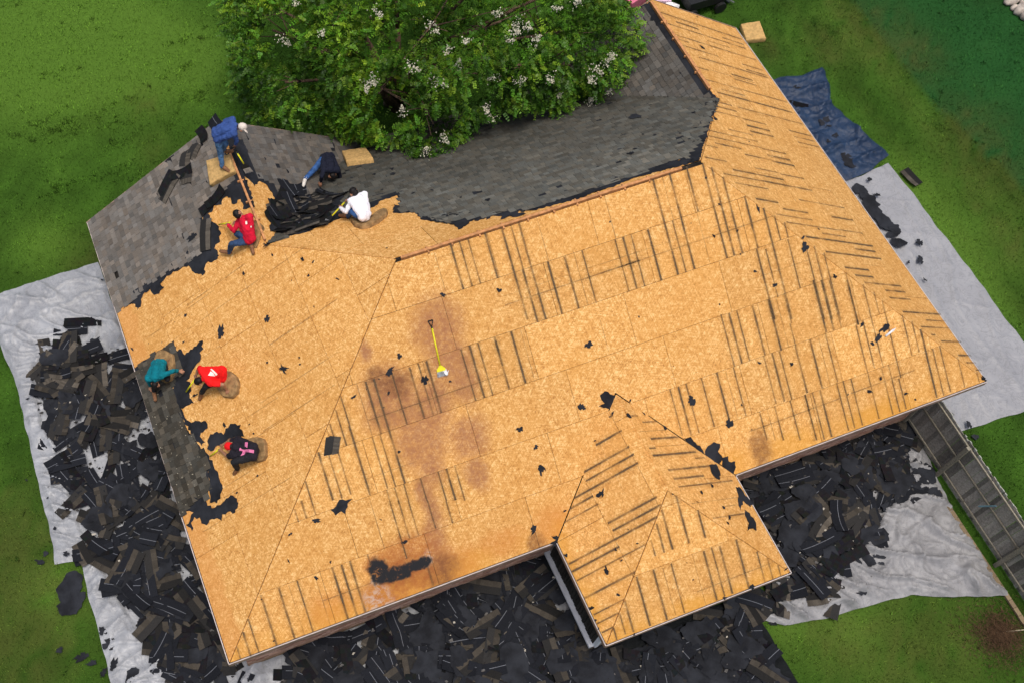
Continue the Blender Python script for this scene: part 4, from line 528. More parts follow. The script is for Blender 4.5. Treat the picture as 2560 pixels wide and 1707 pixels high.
# ridge boards with truss ends showing in the open ridge slots
def ridge(A, B, side, step=.6, w=.06):
    A = Vector(A); B = Vector(B); q = MB(); q.beam(A, B, w, .09, c=(1, 1, 1, 1)); q.build('ridge_board', M['lumber'], roof)
    d = (B - A); n = int(d.length / step); d.normalize(); sx = d.cross(Vector((0, 0, 1)))
    for i in range(1, n):
        c = A + d * (i * step + random.uniform(-.04, .04)); q = MB(); q.beam(c - sx * .085 - Vector((0, 0, .012)), c + sx * .085 - Vector((0, 0, .012)), .035, .06); q.build('truss_end', M['lumber'], roof)
zr = HE + p * yr
ridge((x1 + .1, yr - .012, zr - .028), (L - x2 - .5, yr - .012, zr - .028), 1)
ridge((w1 / 2 - .01, yJ + .1, HE + pl * w1 / 2 + .03), (w1 / 2 - .01, yC - 1.1, HE + pl * w1 / 2 + .03), 1, .6, .05)
ridge((L - w2 / 2 - .06, yJ2 + .35, HE + pr * w2 / 2 + .0), (L - w2 / 2 - .06, yF - .1, HE + pr * w2 / 2 + .0), 1, .6, .07)

# nail-line and truss-line staining on the bare deck: thin pigment films, one sheet per slope
def stain_mat():
    k = NT('truss_line_stain'); uv = k.uv(); sep = k.n('ShaderNodeSeparateXYZ'); k.l(uv, sep.inputs[0]); pos = k.pos()
    e = k.math('ABSOLUTE', k.math('SUBTRACT', sep.outputs[0], .5)); nz = k.noise(pos, 14, 4, .7).outputs['Fac']; n2 = k.noise(pos, 1.6, 3).outputs['Fac']
    prof = k.mr(k.math('ADD', e, k.math('MULTIPLY', k.math('SUBTRACT', nz, .5), .34)), .48, .06)
    st = k.attr(); stx = k.n('ShaderNodeSeparateColor'); k.l(st, stx.inputs[0])
    al = k.math('MULTIPLY', k.math('MULTIPLY', prof, stx.outputs[0]), k.mr(n2, .30, .62, .35, 1.0))
    k.color(C4(.110, .076, .045)).rough(.9); k.l(al, k.b.inputs['Alpha']); return k.m
M['stain'] = stain_mat()
for s, segs in STRIPES.items():
    vs = []; fs = []; uv = []; cs = []
    for u0, v0, u1, v1, w in segs:
        hw = {1: .017, 2: .028, 3: .040}[w]; al = {1: .38, 2: .62, 3: .78}[w] * random.uniform(.85, 1.1)
        d = Vector((u1 - u0, v1 - v0))
        if abs(d.x) > abs(d.y): al *= .55; hw *= .8
        if d.length < .03: continue
        d.normalize(); n_ = Vector((-d.y, d.x)) * hw; b = len(vs)
        vs += [on(s, u0 - n_.x, v0 - n_.y, .0075), on(s, u0 + n_.x, v0 + n_.y, .0075), on(s, u1 + n_.x, v1 + n_.y, .0075), on(s, u1 - n_.x, v1 - n_.y, .0075)]; fs.append((b, b + 1, b + 2, b + 3)); uv += [(0, 0), (1, 0), (1, 1), (0, 1)]; cs += [(al, al, al, 1)] * 4
        if w >= 2:      # faint damp halo along the truss
            n_ = n_.normalized() * random.uniform(.09, .15); b = len(vs); al *= .17
            vs += [on(s, u0 - n_.x, v0 - n_.y, .006), on(s, u0 + n_.x, v0 + n_.y, .006), on(s, u1 + n_.x, v1 + n_.y, .006), on(s, u1 - n_.x, v1 - n_.y, .006)]; fs.append((b, b + 1, b + 2, b + 3)); uv += [(0, 0), (1, 0), (1, 1), (0, 1)]; cs += [(al, al, al, 1)] * 4
    o = mesh_obj('deck_staining', vs, fs, M['stain'], roof, cols=cs, uvs=uv); tag(o, kind='stuff')

# felt underlayment left on the deck: torn sheets
def felt_sheet(s, pg, name='felt_sheet', parent=roof, h=.006, amp=.034):
    q = ragged(pg, .06, amp); tri = fill_poly(q)
    bm = bmesh.new(); vs = [bm.verts.new((a[0], a[1], 0)) for a in q]
    for t in tri:
        try: bm.faces.new([vs[i] for i in t])
        except ValueError: pass
    us = [a[0] for a in q]; vv = [a[1] for a in q]
    for axis, lo, hi in ((0, min(us), max(us)), (1, min(vv), max(vv))):
        x = lo + .12
        while x < hi:
            co = (x, 0, 0) if axis == 0 else (0, x, 0); no = (1, 0, 0) if axis == 0 else (0, 1, 0)
            bmesh.ops.bisect_plane(bm, geom=bm.verts[:] + bm.edges[:] + bm.faces[:], plane_co=co, plane_no=no); x += .12
    bm.verts.ensure_lookup_table(); sd = random.uniform(0, 50); P3 = []
    bnd = {v for e_ in bm.edges if len(e_.link_faces) == 1 for v in e_.verts}
    for i, v in enumerate(bm.verts):
        z = h + max(0, .020 * noise.noise((v.co.x * 3.5, v.co.y * 3.5, sd)) + .010 * noise.noise((v.co.x * 9, v.co.y * 9, sd)))
        if v in bnd: z = h + max(0, .055 * noise.noise((v.co.x * 2.5, v.co.y * 2.5, sd + 9)))
        P3.append(on(s, v.co.x, v.co.y, z)); v.index = i
    n_ = SLOPES[s][3]; fs = []
    for f_ in bm.faces:
        ii = [v.index for v in f_.verts]
        if (P3[ii[1]] - P3[ii[0]]).cross(P3[ii[2]] - P3[ii[0]]).dot(n_) < 0: ii.reverse()
        fs.append(tuple(ii))
    bm.free(); return mesh_obj(name, P3, fs, M['felt'], parent, True)
FELT['back'].append([(L - x2 - .02, (W - yr) * kb - .02), (L - w2 / 2 - .02, (W - yJ2) * kb + .02), (L - w2 / 2 - .28, (W - yJ2) * kb - .05), (L - x2 - .30, (W - yr) * kb - .12)])
for s, pgs in FELT.items():
    if s not in SLOPES: continue
    for pg in pgs: felt_sheet(s, pg)
for i, (s, pg) in enumerate(FELT_LOOSE):
    o = felt_sheet(s, pg, 'felt_scrap', None, .010, .028)
    tag(o, ['big black felt patch on the front slope above the right valley', 'crumpled black felt at the lower end of the right wing valley', 'long ragged string of felt down the right wing valley', 'black felt piece on the wing just below the right valley', 'torn black felt hanging at the right eave of the front wing', 'long black felt piece near the right eave of the front wing', 'black felt patch at the peak of the front wing', 'large folded black felt piece low on the front slope'][i], 'felt scrap')
for s, pgs in SHINGLED.items():       # felt under the courses that are still on
    for pg in pgs:
        base = SLOPES[s][4]; q = pg
        lo = min(a[1] for a in base); us = [a[0] for a in base]
        q = clean(clip(clip(clip(q, 1, 0.0, True), 0, min(us), True), 0, max(us), False), .005)
        if len(q) >= 3: felt_sheet(s, q, 'underlayment', roof, .004, .006)

# shingle tabs, each a thin wedge lapped over the course below
def build_shingles():
    tabs = []; cpos = cam.location
    for s, (o_, U_, V_, n_, poly) in SLOPES.items():
        if s not in SHINGLED: continue
        ex = .142; vmax = max(q[1] for q in poly); row = 0
        while row * ex < vmax:
            vc = row * ex + ex / 2; xs = []
            for i in range(len(poly)):
                A, B = poly[i], poly[(i + 1) % len(poly)]
                if (A[1] > vc) != (B[1] > vc): xs.append(A[0] + (B[0] - A[0]) * (vc - A[1]) / (B[1] - A[1]))
            xs.sort()
            for i in range(0, len(xs) - 1, 2):
                u = xs[i] - random.uniform(0, .1)
                while u < xs[i + 1]:
                    w = random.choice((.10, .125, .15, .18, .21)) * random.uniform(.9, 1.1); a = max(u, xs[i] - .015); b = min(u + w - .004, xs[i + 1] + .015); u += w
                    if b - a < .03: continue
                    c = ((a + b) / 2, vc)
                    if not shingle_cover(s, c): continue
                    if random.random() < .005: continue
                    X = on(s, c[0], c[1], 0); vd = (cpos - X); show = (b - a) * abs(vd.normalized().dot(n_)) / vd.length_squared
                    old = 0.0
                    if s == 'left' and c[0] < 8: old = 1.0
                    tabs.append((show, s, a, b, row * ex, old))
            row += 1
    tabs.sort(key=lambda t: -t[0]); rest = MB(); lift = 0
    for i, (show, s, a, b, v0, old) in enumerate(tabs):
        dbl = random.random() < .5; h0 = .020 + (.007 if dbl else 0) + random.uniform(0, .003); h1 = .011; drop = random.uniform(-.006, .006)
        n1 = noise.noise((a * .7, v0 * .7, len(s))); n2 = noise.noise((a * 2.2, v0 * 5.0, 4))
        g = max(.45, random.uniform(.80, 1.18) * (1 + .16 * n1 + .18 * n2)) * (.84 if dbl else 1.05)
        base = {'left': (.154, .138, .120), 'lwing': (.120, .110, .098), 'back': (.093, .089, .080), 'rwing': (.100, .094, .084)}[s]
        if old: base = (.058, .053, .043); g *= random.uniform(.65, 1.45); h0 += .012
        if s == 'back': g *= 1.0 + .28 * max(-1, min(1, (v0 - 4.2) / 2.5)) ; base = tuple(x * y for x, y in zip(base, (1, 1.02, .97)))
        warm = random.uniform(-.05, .06); c = (base[0] * g * (1 + warm), base[1] * g, base[2] * g * (1 - warm), 1)
        tp = v0 + .16
        pts = [(a, v0 + drop, h0), (b, v0 + drop, h0), (b, tp, h1), (a, tp, h1), (a, v0 + drop, .008), (b, v0 + drop, .008), (b, tp, .006), (a, tp, .006)]
        V3 = [on(s, *q) for q in pts]; n_ = SLOPES[s][3]; fs = [(0, 1, 2, 3), (0, 4, 5, 1), (1, 5, 6, 2), (3, 7, 4, 0)]
        if (V3[1] - V3[0]).cross(V3[2] - V3[0]).dot(n_) < 0: fs = [f_[::-1] for f_ in fs]
        if i < 300: mesh_obj('shingle', V3, fs, M['shingle'], roof, cols=[c] * 8)
        else: rest.add(V3, fs, 0, c)
    o = rest.build('shingle_courses', M['shingle'], roof, cols=True); tag(o, kind='stuff'); print('tabs', len(tabs))
build_shingles()

# ------------------------------------------------------------------ tarps on the ground
def resample(pl_, n):
    P_ = [Vector(q) for q in pl_]; d = [0]
    for i in range(1, len(P_)): d.append(d[-1] + (P_[i] - P_[i - 1]).length)
    out = []
    for k_ in range(n):
        t = d[-1] * k_ / (n - 1); i = 0
        while i < len(d) - 2 and d[i + 1] < t: i += 1
        out.append(P_[i].lerp(P_[i + 1], (t - d[i]) / max(1e-6, d[i + 1] - d[i])))
    return out
def wrinkle(x, y, sd, f=1.0):
    wx = x + .35 * noise.noise((x * .8, y * .8, sd)); wy = y + .35 * noise.noise((x * .8, y * .8, sd + 7))
    r1 = 1 - abs(noise.noise((wx * .9 * f, wy * 1.5 * f, sd + 3))) * 2.0; r2 = 1 - abs(noise.noise((wx * 3.4 * f, wy * 2.2 * f, sd + 5))) * 2.2; r3 = 1 - abs(noise.noise((wx * 5.5, wy * 6.5, sd + 8))) * 2.2
    ca, sa = math.cos(sd), math.sin(sd); fold = 1 - abs(noise.noise(((wx * ca + wy * sa) * 1.9, (wy * ca - wx * sa) * .38, sd + 17))) * 2.2
    return max(0, fold) ** 5 * .9 + max(0, r1) ** 9 * .55 + max(0, r2) ** 6 * .30 + .13 * max(0, r3) ** 4 + .20 * noise.noise((x * .5, y * .5, sd + 11))
def tarp(name, label, edges, mat, amp, sd, z0=.01, inner=None, stretch=1.0):
    T_, R_, B_, L_ = edges
    def fix(q): return [inner(*a) if inner else a for a in q]
    T_, R_, B_, L_ = map(fix, (T_, R_, B_, L_))
    ln = lambda q: sum((Vector(q[i]) - Vector(q[i + 1])).length for i in range(len(q) - 1))
    nu = max(12, int(max(ln(T_), ln(B_)) / .05)); nv = max(12, int(max(ln(L_), ln(R_)) / .05))
    T_, B_ = resample(T_, nu), resample(B_, nu); L_, R_ = resample(L_, nv), resample(R_, nv)
    vs = []
    for j in range(nv):
        v = j / (nv - 1)
        for i in range(nu):
            u = i / (nu - 1)
            q = T_[i] * (1 - v) + B_[i] * v + L_[j] * (1 - u) + R_[j] * u - (T_[0] * (1 - u) * (1 - v) + T_[-1] * u * (1 - v) + B_[0] * (1 - u) * v + B_[-1] * u * v)
            e = min(u, 1 - u, v, 1 - v); jit = .05 if e == 0 else 0
            x = q.x + jit * noise.noise((q.x * 2, q.y * 2, sd)); y = q.y + jit * noise.noise((q.x * 2, q.y * 2, sd + 4))
            flat = .22 if any(inside((x, y), q_) for q_ in (PILE_L, PILE_F, PILE_R)) else 1.0
            z = z0 + max(0.002, flat * amp * (wrinkle(x, y * stretch, sd) + .3)) * min(1, .35 + e * 14)
            vs.append((x, y, z))
    fs = [(j * nu + i, (j + 1) * nu + i, (j + 1) * nu + i + 1, j * nu + i + 1) for j in range(nv - 1) for i in range(nu - 1)]
    a, b, c = (Vector(vs[k_]) for k_ in fs[0][:3])
    if (b - a).cross(c - a).z < 0: fs = [f_[::-1] for f_ in fs]
    o = mesh_obj(name, vs, fs, mat, None, True, origin=(vs[0][0], vs[0][1], 0)); tag(o, label, 'tarp')
    return o
tarp('tarp', 'crumpled silver tarp along the left wall under the first shingle pile', TARPS['left'], M['tarp_grey'], .14, 1.0)
tarp('tarp', 'lower silver tarp at the front left corner of the house', TARPS['left_low'], M['tarp_grey'], .12, 5.0, .03)
tarp('tarp', 'smooth grey tarp along the right wall reaching past the house corner', TARPS['right'], M['tarp_grey2'], .05, 9.0, inner=lambda x, y: (min(x, 18.9) if x < 20.7 else x, y), stretch=.5)
tarp('tarp', 'blue tarp on the lawn beside the right wall', TARPS['blue'], M['tarp_blue'], .20, 14.0, .04, inner=lambda x, y: (min(x, 18.9) if x < 21.1 else x, y))
tarp('tarp', 'pale tarp under the shingle pile along the front wall', TARPS['front_left'], M['tarp_grey'], .06, 20.0, inner=lambda x, y: (x, .39 if y > -.05 else y))
tarp('tarp', 'heavily creased warm grey tarp spreading between front wing and fence', TARPS['front_right'], M['tarp_beige'], .22, 26.0)
tarp('tarp', 'black tarp under the debris in front of the wing', TARPS['black'], M['tarp_black'], .06, 31.0, .03)

# ------------------------------------------------------------------ loose shingle strips and felt scraps
def strip_mesh(kind, ln, wd_, sd):
    rnd = random.Random(sd); nx = 10; mb = MB(); bend = rnd.choice((0, 0, .02, .05, -.03, .09)); tw = rnd.uniform(-.03, .03); side = rnd.uniform(-.03, .03)
    bands = [(-wd_ / 2, -.02), (-.02, .03), (.03, .042), (.042, wd_ / 2)]
    warm = rnd.uniform(.5, 1.15); tabc = (.085 * warm, .074 * warm, .060 * warm); drk = rnd.uniform(.45, .95)
    def P_(x, y, dz=0): 
        t = x / (ln / 2); return (x, y + side * t * t, .004 + bend * t * t + tw * t * y / .15 + .010 * noise.noise((x * 3, y * 3, sd)) + dz)
    for i in range(nx):
        xa = -ln / 2 + ln * i / nx; xb = -ln / 2 + ln * (i + 1) / nx; tv = rnd.uniform(.75, 1.25)
        for bi, (ya, yb) in enumerate(bands):
            if kind == 0: c = tuple(q * tv for q in tabc) if bi == 0 else (.034 * drk, .033 * drk, .032 * drk)
            elif kind == 1:
                c = (.15, .16, .18) if bi == 2 and rnd.random() < .92 else tuple(q * drk for q in (.020, .022, .028))
            else: c = tuple(q * drk * rnd.uniform(.8, 1.2) for q in (.016, .016, .018))
            if kind == 0 and bi == 0: ya2 = ya + rnd.uniform(-.008, .008)
            else: ya2 = ya
            dz = .004 if (kind == 0 and bi == 0 and tv > 1) else 0
            mb.add([P_(xa, ya2, dz), P_(xb, ya2, dz), P_(xb, yb, dz), P_(xa, yb, dz)], [(0, 1, 2, 3)], 0, (*c, 1))
    # edge thickness
    for y, s_ in ((-wd_ / 2, 1), (wd_ / 2, -1)):
        for i in range(nx):
            xa = -ln / 2 + ln * i / nx; xb = -ln / 2 + ln * (i + 1) / nx
            a, b = P_(xa, y), P_(xb, y); f_ = [(0, 3, 2, 1)] if s_ > 0 else [(0, 1, 2, 3)]
            mb.add([a, b, (b[0], b[1], b[2] - .012), (a[0], a[1], a[2] - .012)], f_, 0, (.02, .02, .02, 1))
    me = bpy.data.meshes.new('shingle_strip'); me.from_pydata(mb.v, [], mb.f); me.materials.append(M['shingle'])
    at = me.color_attributes.new('Col', 'FLOAT_COLOR', 'POINT'); at.data.foreach_set('color', np.asarray(mb.c, np.float32).ravel()); me.update(); return me
STRIP = {k_: [strip_mesh(k_, ln, .32 if k_ < 2 else .26, 100 * k_ + i) for i, ln in enumerate((1.0, 1.02, .98, .8, .62, .45, 1.0, .92))] for k_ in (0, 1, 2)}
def scrap_mesh(sd, thin=False):
    rnd = random.Random(sd); n = 20; vs = [(0, 0, .012)]; ex = rnd.uniform(.28, .42) if thin else rnd.uniform(.5, .95); r = rnd.uniform(.75, 1)
    for i in range(n):
        t = 2 * math.pi * i / n; r = .6 * r + .4 * rnd.uniform(.35, 1.15)
        if rnd.random() < .16: rr = r * rnd.uniform(.4, .7)
        elif rnd.random() < .12: rr = r * 1.3
        else: rr = r * rnd.uniform(.88, 1.08)
        x = math.cos(t) * rr * .5; y = math.sin(t) * rr * ex * .5; vs.append((x, y, .012 + .05 * max(0, noise.noise((x * 2.2, y * 2.2, sd)))))
    fs = [(0, 1 + i, 1 + (i + 1) % n) for i in range(n)]
    me = bpy.data.meshes.new('felt_scrap'); me.from_pydata(vs, [], fs); me.materials.append(M['felt']); me.polygons.foreach_set('use_smooth', [True] * n); me.update(); return me
def sheet_mesh(sd):      # larger torn sheet, buckled, with a ragged rim
    rnd = random.Random(sd); n = 11; base = []
    for i in range(n):
        t = 2 * math.pi * (i + rnd.uniform(-.25, .25)) / n; r = rnd.uniform(.62, 1.0); base.append((math.cos(t) * r * .55, math.sin(t) * r * .40))
    rim = ragged(base, .07, .025, rnd); m_ = len(rim); vs = []; f2 = rnd.uniform(1.5, 3.5); a_ = rnd.uniform(0, 3.1)
    for k_ in (1.0, .72, .42):
        for x, y in rim:
            x, y = x * k_, y * k_; fold = abs(noise.noise(((x * math.cos(a_) + y * math.sin(a_)) * f2 * 2, (y * math.cos(a_) - x * math.sin(a_)) * f2 * .5, sd)))
            vs.append((x, y, .012 + .04 * fold + .012 * noise.noise((x * 6, y * 6, sd + 3))))
    vs.append((0, 0, .03)); fs = [(l_ * m_ + i, l_ * m_ + (i + 1) % m_, (l_ + 1) * m_ + (i + 1) % m_, (l_ + 1) * m_ + i) for l_ in (0, 1) for i in range(m_)] + [(2 * m_ + i, 2 * m_ + (i + 1) % m_, 3 * m_) for i in range(m_)]
    me = bpy.data.meshes.new('felt_sheet'); me.from_pydata(vs, [], fs); me.materials.append(M['felt']); me.polygons.foreach_set('use_smooth', [True] * len(fs)); me.update(); return me
SHEET = [sheet_mesh(500 + i) for i in range(12)]
SCRAP = [scrap_mesh(300 + i) for i in range(16)]; THIN = [scrap_mesh(400 + i, True) for i in range(8)]
def scrap_on(s, u, v, size, thin, label, group):
    n_ = SLOPES[s][3]; X = on(s, u, v, .008); base = 0.0
    if s in SHINGLED and shingle_cover(s, (u, v)): X = on(s, u, v, .03)
    me = random.choice(THIN if thin else SCRAP); o = bpy.data.objects.new('felt_scrap', me)
    rot = SLOPES[s][1]; b = n_.cross(rot); a = random.uniform(0, 6.28); ax = rot * math.cos(a) + b * math.sin(a); ay = n_.cross(ax)
    Mx = Matrix((ax, ay, n_)).transposed().to_4x4(); Mx.translation = X; sz = size * random.uniform(.80, 1.0)
    o.matrix_world = Mx @ Matrix.Diagonal((sz, sz, min(1.0, sz * 1.2), 1)); link(o); tag(o, label, 'felt scrap', group)
WHERE = {'front': 'bare front slope of the roof', 'wl': 'left slope of the front wing', 'wr': 'right slope of the front wing', 'wf': 'short hip end of the front wing', 'left': 'left slope of the roof near the workers', 'right': 'bare right slope of the roof', 'back': 'grey shingled back slope of the roof'}
for s, q in SCRAPS.items():
    for u, v, size, thin in q: scrap_on(s, u, v, size, thin, ('large torn piece of black felt on the ' if size > .28 else 'small torn scrap of black felt on the ') + WHERE[s], 'black felt scraps on the ' + WHERE[s])
HM = {}
def drop(x, y, ln, wd_, yaw, thick=.012, maxup=.35):
    c, s_ = math.cos(yaw), math.sin(yaw); zs = []; cells = []
    for i in range(-2, 3):
        for j in (-1, 0, 1):
            px = x + c * ln * .22 * i - s_ * wd_ * .4 * j; py = y + s_ * ln * .22 * i + c * wd_ * .4 * j; key = (round(px / .12), round(py / .12)); cells.append(key); zs.append(HM.get(key, .11))
    zs.sort(); z = zs[int(len(zs) * .7)] + thick
    for key in cells: HM[key] = max(HM.get(key, 0), min(z, maxup))
    return min(z, maxup)
def pt_in(poly):
    xs = [q[0] for q in poly]; ys = [q[1] for q in poly]
    while True:
        x, y = random.uniform(min(xs), max(xs)), random.uniform(min(ys), max(ys))
        if inside((x, y), poly): return x, y
stuffS = MB(); stuffF = MB()
def bake(me, Mx, tgt):
    b = len(tgt.v); tgt.v += [tuple(Mx @ v.co) for v in me.vertices]; tgt.f += [tuple(i + b for i in p_.vertices) for p_ in me.polygons]; tgt.m += [0] * len(me.polygons)
    if me.color_attributes: tgt.c += [tuple(d.color) for d in me.color_attributes['Col'].data]
    else: tgt.c += [(1, 1, 1, 1)] * len(me.vertices)
piles = [('L', PILE_L, 230, 60, 'left of the house', .42), ('F', PILE_F, 340, 120, 'along the front wall', .34), ('R', PILE_R, 210, 45, 'between wing and fence', .34)]
seq = []
def zone(nm, x, y):
    if nm == 'L': return 'in the left heap, ' + ('at its far end' if y > 8.6 else 'below the teal shirted man' if y > 6.6 else 'below the old eave shingles' if y > 3.4 else 'by the front left roof corner')
    if nm == 'F': return 'in the front heap, ' + ('by the left end of the wall' if x < 4 else 'under the rotten patch of roof' if x < 6.2 else 'beside the porch' if x < 8.2 else 'before the front wing')
    return 'in the right heap, ' + ('close to the house wall' if y > -.6 else 'by the wing corner' if x < 13.6 else 'beside the creased tarp')
for nm, poly, ns, nf, where, mx in piles:
    jobs = ['s'] * ns + ['f'] * nf; random.shuffle(jobs)
    for k_, j in enumerate(jobs): seq.append((k_ / len(jobs), nm, poly, j, where, mx))
LAST = {}
seq.sort(key=lambda t: t[0]); nS = sum(1 for q in seq if q[3] == 's'); nF = sum(1 for q in seq if q[3] == 'f'); iS = iF = 0
for k_, nm, poly, j, where, mx in seq:
    x, y = pt_in(poly); yaw = random.uniform(0, 6.28)
    if j == 's' and nm in LAST and random.random() < .42:      # strips come off in clumps of neighbours
        px, py, pyaw = LAST[nm]; x, y = px + random.uniform(-.28, .28), py + random.uniform(-.28, .28); yaw = pyaw + random.gauss(0, .14)
        if not inside((x, y), poly): x, y = px, py
    for _ in range(6):
        if (nm == 'L' or (nm == 'F' and x < 4.2)) and noise.noise((x * .9, y * .9, 77)) > .24 and k_ > .05: x, y = pt_in(poly)
        else: break
    if j == 's': LAST[nm] = (x, y, yaw)
    if j == 's':
        iS += 1; kind = random.choices((0, 1, 2), {'L': (.32, .50, .18), 'F': (.20, .56, .24), 'R': (.28, .50, .22)}[nm])[0]; me = random.choice(STRIP[kind][:3] + STRIP[kind][6:] + STRIP[kind][:3] + STRIP[kind]); me0 = me
        z = drop(x, y, .9, .3, yaw, .014, mx); Mx = Matrix.Translation((x, y, z)) @ Matrix.Rotation(yaw, 4, 'Z') @ Matrix.Rotation(random.gauss(0, .09), 4, 'X') @ Matrix.Rotation(random.gauss(0, .07), 4, 'Y')
        if iS > nS - 255:
            o = bpy.data.objects.new('shingle_strip', me); o.matrix_world = Mx; link(o)
            tag(o, {0: 'brown tabbed shingle strip ', 1: 'white lined black shingle strip ', 2: 'narrow black starter strip '}[kind] + zone(nm, x, y), 'shingle', 'torn off shingle strips ' + where)
        else: bake(me, Mx, stuffS)
    else:
        iF += 1; sz = random.uniform(.45, 1.25) if nm != 'L' else random.uniform(.35, 1.0); me = random.choice(SHEET if sz > .6 else SCRAP); z = drop(x, y, sz, sz * .7, yaw, .010, mx)
        Mx = Matrix.Translation((x, y, z)) @ Matrix.Rotation(yaw, 4, 'Z') @ Matrix.Rotation(random.gauss(0, .10), 4, 'X') @ Matrix.Rotation(random.gauss(0, .1), 4, 'Y') @ Matrix.Diagonal((sz, sz, 1.3, 1))
        if iF > nF - 120:
            o = bpy.data.objects.new('felt_scrap', me); o.matrix_world = Mx; link(o); tag(o, 'torn sheet of black felt ' + zone(nm, x, y), 'felt scrap', 'torn felt ' + where)
        else: bake(me, Mx, stuffF)
for x0, y0, xb, yb, kind in STRIPS:
    A, B = Vector((x0, y0)), Vector((xb, yb)); c = (A + B) / 2; d = B - A; ln = d.length; yaw = math.atan2(d.y, d.x) + (math.pi if random.random() < .4 else 0)
    me = min(STRIP[kind], key=lambda m_: abs(max(v.co.x for v in m_.vertices) * 2 - ln)); z = drop(c.x, c.y, ln, .3, yaw, .016, .5) if not (18.9 < c.x < 23 and c.y > 3) else .1
    o = bpy.data.objects.new('shingle_strip', me); o.matrix_world = Matrix.Translation((c.x, c.y, z)) @ Matrix.Rotation(yaw, 4, 'Z') @ Matrix.Rotation(random.gauss(0, .05), 4, 'X'); link(o)
    where = 'lying on top of the pile left of the house' if c.x < 1 else ('lying right of the house by the blue tarp' if c.x > 19 else 'lying on top of the front debris')
    tag(o, {0: 'brown tabbed shingle strip ', 1: 'white lined black shingle strip ', 2: 'narrow black starter strip '}[kind] + where, 'shingle', 'shingle strips ' + where)
for x, y, size in GROUND_SCRAPS:
    me = random.choice(SHEET if size > .5 else SCRAP); o = bpy.data.objects.new('felt_scrap', me); zz = .13 if covered(x, y) else .03; o.matrix_world = Matrix.Translation((x, y, zz)) @ Matrix.Rotation(random.uniform(0, 6.28), 4, 'Z') @ Matrix.Diagonal((size, size, 1.3, 1)); link(o)
    where = 'on the tarp right of the house' if x > 18.9 else ('on the creased grey tarp by the fence' if x > 11 else ('on the tarp left of the house' if covered(x, y) else 'on the left lawn edge'))
    tag(o, 'torn scrap of black felt lying ' + where, 'felt scrap', 'felt scraps ' + where)
# fine crumbs of shingle that fill the heaps, too many to count
crumbs = MB()
for nm, poly, ns, nf, where, mx in piles:
    for _ in range(700):
        x, y = pt_in(poly); z = HM.get((round(x / .12), round(y / .12)), .06) + random.uniform(-.03, .02); s_ = random.uniform(.015, .07); a = random.uniform(0, 6.28); q = []
        for i in range(4): t = a + i * 1.57 + random.uniform(-.4, .4); q.append((x + math.cos(t) * s_ * random.uniform(.6, 1.2), y + math.sin(t) * s_ * random.uniform(.4, 1), z + random.uniform(-.015, .02)))
        g = random.choice((.02, .025, .03, .05, .10)); c = (g * 1.05, g, g * .95, 1)
        if random.random() < .05: c = (.40, .37, .31, 1); s_ *= .5
        crumbs.add(q, [(0, 1, 2, 3)], 0, c)
# fuller bottom of the heaps
for _ in range(170):      # grit and granules lying on the old eave shingles and the torn edge
    u = random.uniform(3.4, 7.6); v = random.uniform(.03, 1.2)
    if not shingle_cover('left', (u, v)): continue
    X = on('left', u, v, .034); s_ = random.uniform(.008, .026); g = random.choice((.05, .10, .16, .30)); q = [X + Vector((math.cos(t) * s_, math.sin(t) * s_ * .7, random.uniform(0, .01))) for t in (0.2, 1.8, 3.3, 4.9)]
    crumbs.add(q, [(0, 1, 2, 3)], 0, (g * 1.1, g, g * .75, 1))
o = stuffS.build('shingle_debris', M['shingle'], None, cols=True); tag(o, 'buried bottom layers of the torn off shingle heaps', 'debris', kind='stuff')
o = stuffF.build('felt_debris', M['felt']); tag(o, 'buried torn felt inside the shingle heaps', 'debris', kind='stuff')
o = crumbs.build('shingle_crumbs', M['shingle'], None, cols=True); tag(o, 'small crumbs of broken shingle over the heaps', 'debris', kind='stuff')
# torn shingles bunched in the valley between two crouching workers, and strips on the shingled left slope
def strip_on(s, u, v, yaw, kind, label, h=.03, tilt=.12, ln=1.0, parent=None):
    n_ = SLOPES[s][3]; a_ = SLOPES[s][1]; b_ = n_.cross(a_); ax = a_ * math.cos(yaw) + b_ * math.sin(yaw); ay = n_.cross(ax); Mx = Matrix((ax, ay, n_)).transposed().to_4x4(); Mx.translation = on(s, u, v, h)
    me = min(STRIP[kind], key=lambda m_: abs(max(w_.co.x for w_ in m_.vertices) * 2 - ln)) if ln != 1.0 else random.choice(STRIP[kind])
    o = bpy.data.objects.new('shingle_strip', me); o.matrix_world = Mx @ Matrix.Rotation(random.gauss(0, tilt), 4, 'X') @ Matrix.Rotation(random.gauss(0, tilt), 4, 'Y'); link(o); tag(o, label, 'shingle', 'loose shingle strips on the roof'); return o
def to_uv(s, X):
    o_, U_, V_, n_, _ = SLOPES[s]; d = Vector(X) - o_; return d.dot(U_), d.dot(V_)
for k_ in range(34):
    t = k_ / 34; u, v = pt_in(HEAP_BACK)
    strip_on('back', u, v, random.uniform(-.9, .9), random.choice((0, 0, 1, 2)), 'torn shingle strip bunched in the roof valley beside the crouching workers', .03 + .07 * t, .14, random.choice((.45, .45, .62, .8)))
for k_ in range(26):
    u, v = pt_in(HEAP_BACK); scrap_on('back', u, v, random.uniform(.25, .6), False, 'torn felt bunched in the roof valley beside the crouching workers', 'torn felt in the roof valley')
for k_ in range(10):
    u, v = pt_in(HEAP_WING)
    strip_on('lwing', u, v, random.uniform(0, 6.28), random.choice((0, 1, 2)), 'torn shingle strip bunched in the roof valley beside the crouching workers', .04 + random.uniform(0, .05), .12, .62)
for X, yaw, kind, ln in STRIPS_L: strip_on('left', X[0], X[1], yaw, kind, 'loose shingle strip lying on the still shingled left slope', .045, .05, ln)
